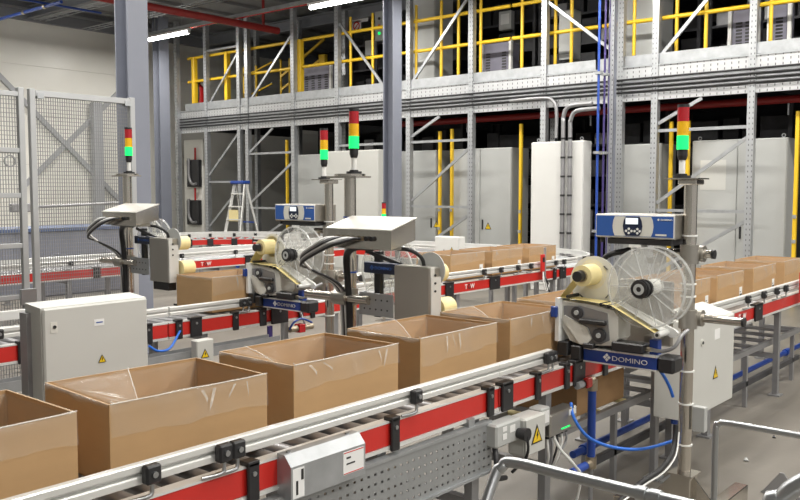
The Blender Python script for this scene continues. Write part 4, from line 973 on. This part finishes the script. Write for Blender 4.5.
def labeller_back(label, loc):
    """the same kind of unit on the far side of a line, seen from behind (stainless hood and cover)"""
    t = thing('label_applicator', label, 'labeller', (*loc, 0), 0, 'label applicators seen from behind')
    MB().cyl((0, 0, .02), (0, 0, 1.70), .033, 24).build('pole', 'steel', t)
    MB().box(-.05, -.05, .1, .05, .05, .28, .004).build('socket', 'steel', t); MB().box(-.35, -.04, 0, .35, .04, .1, .004).box(-.04, -.3, 0, .04, .4, .1, .004).build('base_frame', 'steel', t)
    MB().cyl((0, 0, 1.70), (0, 0, 1.712), .085, 24).box(-.06, -.1, 1.69, .06, .12, 1.70).build('top_plate', 'steel', t)
    tower_light(t, 0, -.03, 1.713)
    for z in (1.5, 1.2): MB().ring((0, 0, z), (0, 0, 1), .033, .039, .007, 16).build('cable_tie', 'blue', t)
    # stainless hood, its top tilted towards the viewer
    h = MB().prism([(-.26, 1.335), (-.075, 1.375), (-.075, 1.485), (-.26, 1.430)], 'y', -.52, -.085).build('hood', 'steel', t)
    MB().prism([(-.268, 1.427), (-.07, 1.485), (-.07, 1.489), (-.268, 1.432)], 'y', -.527, -.078).build('hood_lid', 'hoodsheen', h)
    for i in range(8): MB().cyl((-.275, -.15 - i * .036, 1.385), (-.26, -.15 - i * .036, 1.385), .012, 10).build('connector', 'black' if i > 5 else 'brass', h)
    MB().box(-.2, -.45, 1.325, -.1, -.1, 1.352).build('hood_bracket', 'brushed', h)
    for i in range(6):
        y = -.15 - i * .036
        MB().tube([(-.275, y, 1.385), (-.31, y + .03, 1.38), (-.32, y * .4 + .0, 1.35 - .004 * i), (-.29, .08, 1.28 - .008 * i), (-.2, .1, 1.2), (-.09, .02 - .01 * i, 1.10), (-.065, -.01 * i, .9), (-.06, -.01 * i, .45)], .008, 6).build('cable', ('tie', 'pipegrey', 'black', 'tie', 'pipegrey', 'black')[i], t)
    MB().tube([(-.15, -.3, 1.33), (-.14, -.18, 1.33), (-.1, -.07, 1.28), (-.075, -.05, 1.15), (-.07, -.06, .95), (-.06, -.05, .5)], .019, 8).build('black_hose', 'rubber', t)
    MB().tube([(-.1, -.42, 1.33), (-.05, -.47, 1.32), (0, -.50, 1.28), (.02, -.50, 1.23)], .010, 8).build('black_hose', 'rubber', t)
    MB().cyl((-.23, -.04, 1.36), (-.2, -.04, 1.36), .022, 12).build('hood_knob', 'black', t)
    # stainless cover with side flange
    c = MB().box(-.055, -.595, .92, .035, -.36, 1.24, .006).build('cover', 'brushed', t)
    MB().box(-.05, -.599, 1.16, -.02, -.595, 1.24).box(-.05, -.602, .92, .03, -.597, 1.19).build('side_flange', 'alu', c)
    for z in (1.12, 1.16, 1.2): MB().cyl((-.02, -.607, z), (-.02, -.602, z), .006, 8).build('bolt', 'stencil', c)
    MB().cyl((.036, -.53, 1.22), (.042, -.53, 1.22), .09, 30).build('backing_disc', 'ralgrey', t)
    MB().cyl((.045, -.52, 1.2), (.14, -.52, 1.2), .05, 24).build('label_roll', 'rollyellow', t); MB().cyl((.045, -.56, 1.02), (.15, -.56, 1.02), .055, 24).build('label_roll', 'rollyellow', t)
    MB().cyl((.14, -.52, 1.2), (.18, -.52, 1.2), .02, 16).build('roll_knob', 'white', t)
    reel(t, -.22, 1.19, .05, .12, .18)
    MB().sheet([[(.06, -.3, 1.02), (.12, -.3, 1.02)], [(.06, -.42, 1.1), (.12, -.42, 1.1)]], False).sheet([[(.06, -.5, .98), (.12, -.5, .98)], [(.06, -.28, 1.03), (.12, -.28, 1.03)]], False).build('label_web', 'webyellow', t)
    b = MB().box(-.03, -.36, 1.185, .02, -.125, 1.245, .004).build('name_bar', 'navy', t)
    for dy, dz in ((0, .008), (0, -.008), (.008, 0), (-.008, 0)): MB().prism([(-.185 + dy - .006, 1.215 + dz), (-.185 + dy, 1.215 + dz + .006), (-.185 + dy + .006, 1.215 + dz), (-.185 + dy, 1.215 + dz - .006)], 'x', -.0315, -.03).build('logo_mark', 'consoleblue', b)
    lettering('DOMINO', .022, 'consoleblue', b, (-.0305, -.205, 1.207), '-x', .006, 1.28)
    MB().bar((.0, -.12, 1.30), (.0, -.36, 1.24), .02, .02).bar((.01, -.2, .95), (.01, -.2, 1.3), .04, .03, (1, 0, 0)).build('support_arm', 'black', t)
    MB().box(-.06, -.36, .965, -.056, -.12, 1.085, .001).box(-.06, -.14, .965, -.02, -.136, 1.085).build('hole_bracket', 'galv', t)
    for i in range(5):
        for z in (1.0, 1.05): MB().cyl((-.062, -.16 - i * .04, z), (-.06, -.16 - i * .04, z), .005, 8).build('bracket_hole', 'stencil', t)
    coupling(t, 1.045, -.07)
    MB().cyl((-.07, -.2, 1.045), (-.07, .27, 1.045), .024, 18).build('cross_tube', 'steel', t)
    MB().cyl((-.07, .27, 1.045), (-.07, .272, 1.045), .02, 16).build('tube_end', 'stencil', t)
    MB().box(-.04, -.57, .86, .03, -.38, .92, .004).build('applicator_head', 'black', t)
    return t
labC = labeller_back('label applicator seen from behind with stainless hood in mid picture', (3.354, 3.2))
labD = copy_tree(labC); labD.location = (3.618, 5.8, 0); tag(labD, 'label applicator seen from behind at left before the mesh fence')
def raise_head(t, dz):
    # taller stand: the pole is longer, everything clamped to it sits higher
    for ch in t.children:
        n_ = ch.name.split('.')[0]
        if n_ == 'pole': ch.scale.z = 1 + dz / 1.70
        elif n_ not in ('socket', 'base_frame', 'gusset', 'cross_foot', 'foot_beam', 'cable_tie'): ch.location.z += dz
raise_head(labB, .018); raise_head(labC, .025); raise_head(labD, .062)
for ch in labD.children:
    if ch.name.startswith('label_roll'): ch.location.y -= .03
# far stack light on a thin post
t = thing('signal_post', 'small stack light on a post before the mid grey column', 'signal light', (8.0, 7.05, 0))
MB().cyl((0, 0, .01), (0, 0, 1.15), .02, 12).build('post', 'steel', t); MB().box(-.08, -.08, 0, .08, .08, .012).build('foot_plate', 'steel', t); tower_light(t, 0, 0, 1.15)

# ================================================================== CONTROL CABINETS
def ctl(label, x0, x1, y0, d, z0, z1, post=True, slope=.03):
    t = thing('control_cabinet', label, 'cabinet', (x0, y0, 0), 0, 'grey control cabinets by the labellers')
    W = x1 - x0
    MB().prism([(.016, z0), (d, z0), (d, z1 + slope), (.016, z1)], 'x', 0, W).build('body', 'ral', t)
    dr = MB().box(.004, 0, z0 + .004, W - .004, .018, z1 - .002, .007).build('door', 'ral', t)
    return t, dr, W
t, dr, W = ctl('grey control cabinet hung behind the near labeller pole at right', 4.50, 5.19, 1.75, .20, .385, .912, True, .05)
k = MB().cyl((.17, -.004, .80), (.17, 0, .80), .02, 14).build('lock_plate', 'offwhite', dr); MB().cyl((.17, -.008, .80), (.17, -.004, .80), .009, 12).build('lock_core', 'stencil', k)
MB().box(.36, -.0015, .79, .44, 0, .85).build('name_plate', 'paper', dr); warn_sign(dr, (.385, -.001, .60), .075)
MB().box(.08, .08, .012, .12, .12, .385).build('support_post', 'pipegrey', t); MB().box(.03, .03, 0, .17, .17, .012).build('foot_plate', 'galv', t)
MB().cyl((.05, .1, .385), (.05, .1, .35), .02, 10).build('cable_gland', 'blue', t); MB().tube([(.2, .1, .385), (.2, .08, .3), (.16, .05, .24), (.13, .08, .18)], .012, 6).build('cable', 'rubber', t)
t, dr, W = ctl('grey control cabinet with yellow triangle at left behind near boxes', 1.711, 2.215, 3.4, .15, .42, 1.157, True, .012)
xs = lambda px: cx(px, 3.4, 320) - 1.711
zz = lambda px, py: PX(px, py, Y=3.4).z
o = MB().box(xs(50), -.002, zz(54, 333), xs(57), 0, zz(54, 322)).build('lock_plate', 'offwhite', dr); MB().cyl((xs(54), -.008, zz(54, 327)), (xs(54), -.002, zz(54, 327)), .007, 12).build('lock_core', 'stencil', o)
o = MB().box(xs(94), -.0015, zz(99, 325.5), xs(104), 0, zz(99, 319)).build('name_plate', 'paper', dr); MB().box(xs(96), -.0025, zz(99, 322.8), xs(102.5), -.0015, zz(99, 321.6)).build('plate_print', 'consoleblue', o)
warn_sign(dr, (xs(101), -.001, zz(101, 358.5)), .037)
MB().box(-.02, .10, .01, .0, .16, 1.13).build('side_post', 'pipegrey', t); MB().box(.2, .05, .01, .26, .11, .42).build('support_post', 'pipegrey', t); MB().box(.12, 0, 0, .34, .16, .012).build('foot_plate', 'galv', t)
# small white cabinet at the cross conveyor
a, b = PX(436, 236, X=8.95), PX(460, 258, X=8.95)
t = thing('junction_cabinet', 'small white box with two warning triangles at cross conveyor', 'cabinet', (8.93, b.y, 0))
W = a.y - b.y
MB().box(0, 0, b.z, .13, W, a.z, .006).build('body', 'ralwhite', t)
d_ = MB().box(-.012, .006, b.z + .006, 0, W - .006, a.z - .006, .004).build('door', 'ralwhite', t); warn_sign(d_, (-.013, W * .28, a.z - .17), .075, '-x'); warn_sign(d_, (-.013, W * .6, b.z + .07), .075, '-x')
for y in (.05, W - .09): MB().box(.04, y, 0, .08, y + .04, b.z).build('leg', 'pipegrey', t)

# ================================================================== FENCE
FY = 6.2
def mesh_panel(par, x0, x1, z0, z1, step=.018, wr=.0021):
    m = MB(); n = int((x1 - x0) / step)
    for i in range(n + 1): x = x0 + i * (x1 - x0) / n; m.box(x - wr, FY - wr, z0, x + wr, FY + wr, z1)
    n = int((z1 - z0) / (step * 1.6))
    for i in range(n + 1): z = z0 + i * (z1 - z0) / n; m.box(x0, FY - wr, z - wr, x1, FY + wr, z + wr)
    o = m.build('wire_mesh', 'wire', par); o['kind'] = 'stuff'
t = thing('mesh_fence', 'grey wire mesh fence panel beside the broad steel column', 'fence')
for x in (3.085, 3.92):
    MB().box(x - .022, FY - .022, .01, x + .022, FY + .022, 2.40, .003).build('fence_post', 'fencealu', t); MB().box(x - .06, FY - .06, 0, x + .06, FY + .06, .01).build('foot_plate', 'fencealu', t)
MB().box(3.107, FY - .02, 2.345, 3.90, FY + .02, 2.39, .003).build('top_rail', 'fencealu', t); MB().box(3.107, FY - .02, .18, 3.90, FY + .02, .22, .003).build('bottom_rail', 'fencealu', t)
for x in (3.12, 3.85): MB().box(x, FY - .026, 2.33, x + .05, FY + .026, 2.37).build('corner_bracket', 'chrome', t)
mesh_panel(t, 3.107, 3.898, .22, 2.345)
t = thing('fence_gate', 'aluminium framed mesh gate at the left picture edge', 'gate')
for x in (3.0, 2.05):
    MB().box(x - .022, FY - .022, .01, x + .022, FY + .022, 2.40, .003).build('gate_post', 'fencealu', t)
for z in (.18, .86, 1.24, 1.61, 1.94, 2.35): MB().box(2.072, FY - .018, z - .018, 2.978, FY + .018, z + .018, .003).build('gate_rail', 'fencealu', t)
MB().box(2.94, FY - .05, .80, 3.06, FY - .022, .92, .004).build('gate_lock', 'chrome', t)
MB().ring((2.90, FY - .03, 1.86), (0, 1, 0), .035, .045, .01, 18).build('cable_ring', 'wire', t)
mesh_panel(t, 2.072, 2.978, .2, 2.34, .02)
# gear behind the fence
t = thing('packing_bench', 'dark grey bench machine with blue top edge behind the fence', 'machine', (4.3, 9.9, 0))
MB().box(0, 0, .35, 2.0, .7, 1.15, .02).build('body', 'column', t); MB().box(-.02, -.02, 1.15, 2.02, .72, 1.19).build('top_edge', 'benchblue', t)
for x in (.05, 1.9):
    for y in (.05, .6): MB().box(x, y, 0, x + .06, y + .06, .35).build('leg', 'pipegrey', t)
t = thing('packing_bench', 'second bench machine behind the fence gate at left edge', 'machine', (2.4, 9.9, 0))
MB().box(0, 0, .35, 1.6, .7, 1.12, .02).build('body', 'column', t); MB().box(-.02, -.02, 1.12, 1.62, .72, 1.16).build('top_edge', 'benchblue', t)
for x in (.05, 1.5):
    for y in (.05, .6): MB().box(x, y, 0, x + .06, y + .06, .35).build('leg', 'pipegrey', t)
t = thing('swing_arm', 'thin grey horizontal arm on a post behind the fence', 'arm', (4.6, 9.5, 0))
MB().cyl((0, 0, 0), (0, 0, 1.5), .025, 10).build('post', 'pipegrey', t); MB().cyl((0, 0, 1.45), (1.4, 0, 1.5), .018, 10).build('arm', 'pipegrey', t); MB().box(-.15, -.05, 1.4, .1, .05, 1.5, .01).build('head', 'pipegrey', t)

# ================================================================== SENSORS, PIPES, HOSES
for px, Y, l, ya in ((539, YN2, 'small red sensor post on the second conveyor rail', 0), (796, YN1, 'small red sensor post on near conveyor at right edge', 0)):
    x = cx(px, Y, 268 if Y > 3 else 285)
    t = thing('sensor_post', l, 'sensor', (x, Y - .03, 0), 0, 'red sensor posts')
    MB().box(-.03, -.025, .80, .03, .0, .98, .004).build('reflector_head', 'red', t); MB().box(.035, -.02, .70, .06, .0, 1.05, .002).build('bracket', 'galv', t)
    MB().box(-.02, -.026, .9, .02, -.025, .95).build('sensor_eye', 'black', t)
    for k, m_ in enumerate(('tie', 'lensgreen', 'black')): MB().tube([(.0, -.02, .8), (-.04 + .03 * k, -.05, .7), (.0 + .04 * k, -.06, .6 - .03 * k), (.08, -.04, .66), (.05, -.02, .74)], .006, 6).build('cable', m_ if m_ != 'lensgreen' else 'ralgrey', t)
# compressed air line along the floor
t = thing('air_line', 'blue compressed air pipe along the floor under the near conveyor', 'pipe')
MB().cyl((4.33, 2.36, .12), (12.0, 2.36, .12), .022, 12).build('pipe', 'blue', t)
for x in (4.45, 6.2, 8.4): MB().cyl((x, 2.36, .12), (x + .09, 2.36, .12), .032, 12).build('coupling', 'blue', t); MB().box(x + .02, 2.34, 0, x + .06, 2.38, .10).build('pipe_stand', 'pipegrey', t)
t = thing('air_riser', 'blue vertical air pipe with brass fittings and red valve', 'pipe', (3.86, 2.0, 0))
MB().cyl((0, 0, .30), (0, 0, .64), .021, 14).build('pipe', 'blue', t); MB().cyl((0, 0, .24), (0, 0, .30), .028, 14).cyl((-.06, 0, .265), (0, 0, .265), .024, 12).build('fitting', 'brass', t); MB().cyl((0, 0, .64), (0, 0, .70), .027, 14).cyl((-.1, 0, .69), (0, 0, .69), .024, 12).build('fitting', 'brass', t)
MB().cyl((-.06, 0, .265), (-.2, 0, .265), .021, 12).build('pipe', 'blue', t); MB().box(-.10, -.03, .67, -.05, .0, .72, .005).build('valve_handle', 'red', t); MB().cyl((-.16, 0, .69), (-.1, 0, .69), .018, 12).build('valve_body', 'galv', t)
MB().cyl((0, 0, 0), (0, 0, .24), .012, 8).build('stand', 'pipegrey', t)
hp = [PX(571, 403, Y=1.97), PX(574, 418, Y=1.93), PX(588, 437, Y=1.87), PX(612, 447, Y=1.80), PX(642, 449, Y=1.72), PX(676, 440, Y=1.62)]
one('air_hose', MB().tube(hp, .008, 8), 'hoseblue', 'thin blue air hose sagging from red valve to labeller pole', 'hose')
one('air_hose', MB().tube([PX(657, 366, Y=1.64), PX(665, 378, Y=1.64), PX(670, 388, Y=1.63), PX(673, 397, Y=1.62)], .008, 8), 'hoseblue', 'short blue air hose hanging below the name bar', 'hose')
one('power_cable', MB().tube([PX(676, 425, Y=1.54), PX(673, 450, Y=1.53), PX(662, 468, Y=1.50), PX(645, 480, Y=1.50), PX(630, 492, Y=1.52), PX(610, 510, Y=1.5)], .012, 8), 'rubber', 'black power cable curving from the near pole to the floor', 'cable')
one('signal_cable', MB().tube([PX(679, 432, Y=1.52), PX(676, 455, Y=1.51), PX(664, 472, Y=1.49), PX(646, 484, Y=1.49), PX(622, 502, Y=1.5)], .004, 6), 'tie', 'thin white cable beside the black power cable', 'cable')
# cable tray and small box under the second conveyor
t = thing('floor_cable_tray', 'galvanized cable tray below the second conveyor by triangle box', 'cable tray', (1.6, 4.45, 0))
for y in (0, .1): MB().box(0, y, .575, 2.35, y + .006, .635).build('tray_side', 'galv', t)
for i in range(12): MB().box(.05 + i * .2, .006, .575, .11 + i * .2, .1, .579).build('tray_rung', 'galv', t)
for x in (.3, 1.3, 2.2): MB().box(x, .03, 0, x + .04, .07, .575).build('tray_leg', 'pipegrey', t)
MB().tube([(0, .04, .60), (.8, .05, .60), (1.6, .04, .60), (2.3, .05, .60)], .018, 6).build('cable', 'rubber', t)
xb = cx(203, 4.4, 352); zb = PX(203, 352, Y=4.4).z
t = thing('switch_box', 'small white box with yellow triangle beside the second conveyor tray', 'box', (xb - .06, 4.38, zb - .07))
MB().box(0, 0, 0, .13, .066, .15, .006).build('body', 'ral', t); warn_sign(t, (.06, -.001, .065), .06)
one('air_hose', MB().tube([PX(149, 346, Y=4.5), PX(158, 351, Y=4.5), PX(170, 348, Y=4.5), PX(180, 331, Y=4.605)], .008, 6), 'hoseblue', 'thin blue hose sagging below second conveyor beside left cabinet', 'hose')
x = cx(268, 4.58, 335); t = thing('air_riser', 'short navy blue air pipe below the middle labeller', 'pipe', (x, 4.56, 0))
MB().cyl((0, 0, .02), (0, 0, .69), .02, 12).build('pipe', 'purple', t); MB().cyl((0, 0, 0), (0, 0, .02), .04, 12).build('foot', 'galv', t)
p = PX(300, 328, Y=4.5); t = thing('air_valve', 'small brass and red air valve with blue hose under middle labeller', 'valve', (p.x, 4.5, p.z))
MB().cyl((-.1, 0, 0), (.12, 0, 0), .022, 12).build('body', 'brass', t); MB().box(-.03, -.03, -.03, .03, .03, .03, .004).build('valve_handle', 'redtank', t); MB().tube([(-.1, 0, 0), (-.08, -.02, .05), (.0, -.02, .07), (.1, -.02, .03)], .008, 6).build('hose', 'blue', t)
MB().cyl((.05, 0, .022), (.05, .09, .18), .008, 6).build('mount_rod', 'pipegrey', t)

# ================================================================== FOREGROUND GUARD FRAMES
a = PX(500, 459, Z=.95); Y1 = a.y; lo_ = PX(487, 500, Y=Y1); dirv = (lo_ - a).normalized()
ft = a + dirv * ((a.z - .0) / -dirv.z)
t = thing('guard_rail', 'bright tubular steel guard rail across bottom of the picture', 'railing', (0, 0, 0), 0, 'tubular guard rails')
MB().tube([ft, a + dirv * .3, a + dirv * .06, a + dirv * .02 + Vector((0, -.012, 0)), a + Vector((0, -.05, 0)), Vector((a.x, Y1 - .3, .95)), Vector((a.x, -.3, .95))], .0145, 14, 6).build('tube', 'chrome', t)
MB().cyl(ft + Vector((0, 0, 0)), ft + Vector((0, 0, .01)), .04, 14).build('foot', 'galv', t)
MB().tube([Vector((a.x, -.3, .95)), Vector((a.x, -.3, .0))], .0125, 12, 1).build('end_post', 'chrome', t)
for py in (642, 656):
    q = PX(py, 491, X=a.x); MB().cyl((a.x, q.y - .012, .95), (a.x, q.y + .012, .95), .018, 14).build('clamp_ring', 'chrome', t)
b = PX(716, 421, Z=.8)
t = thing('guard_rail', 'thin tubular steel guard frame at lower right before pole foot', 'railing', (0, 0, 0), 0, 'tubular guard rails')
MB().tube([(b.x, b.y, 0), (b.x, b.y, .5), (b.x, b.y, .76), (b.x, b.y - .012, .79), (b.x, b.y - .05, .80), (b.x, b.y - .3, .80), (b.x, -.2, .80)], .0115, 14, 6).build('tube', 'chrome', t)
MB().tube([(b.x, -.2, .8), (b.x, -.2, 0)], .0115, 12, 1).build('end_post', 'chrome', t)
MB().cyl((b.x, b.y, 0), (b.x, b.y, .008), .04, 14).build('foot', 'galv', t)
c = [PX(768, 520, X=1.9), PX(782, 500, X=1.9), PX(792, 489, X=1.9), PX(812, 478, X=1.9)]
t = thing('curved_tube', 'thick pale tube end at the lower right corner', 'tube'); g0 = c[0].copy(); g0.z = 0
MB().tube([g0, (c[0] + g0) / 2] + c, .02, 14).build('tube', 'chrome', t)
q = PX(783, 497, Z=.0); one('floor_bracket', MB().prism([(0, 0), (.22, 0), (.2, .02), (.12, .13), (.10, .13)], 'x', -.006, .006), 'pipegrey', 'grey triangular floor bracket at lower right', 'bracket', None, (q.x, q.y - .1, 0))
for px, py, r_, l in ((746, 461, .018, 'small pale scrap on the floor at lower right'), (774, 438, .014, 'small dark scrap on the floor at right')):
    q = PX(px, py, Z=0); one('floor_scrap', MB().cyl((0, 0, 0), (.01, .005, r_), r_, 7, r_ * .4), 'ralgrey' if r_ > .015 else 'dark2', l, 'scrap', None, (q.x, q.y, 0))
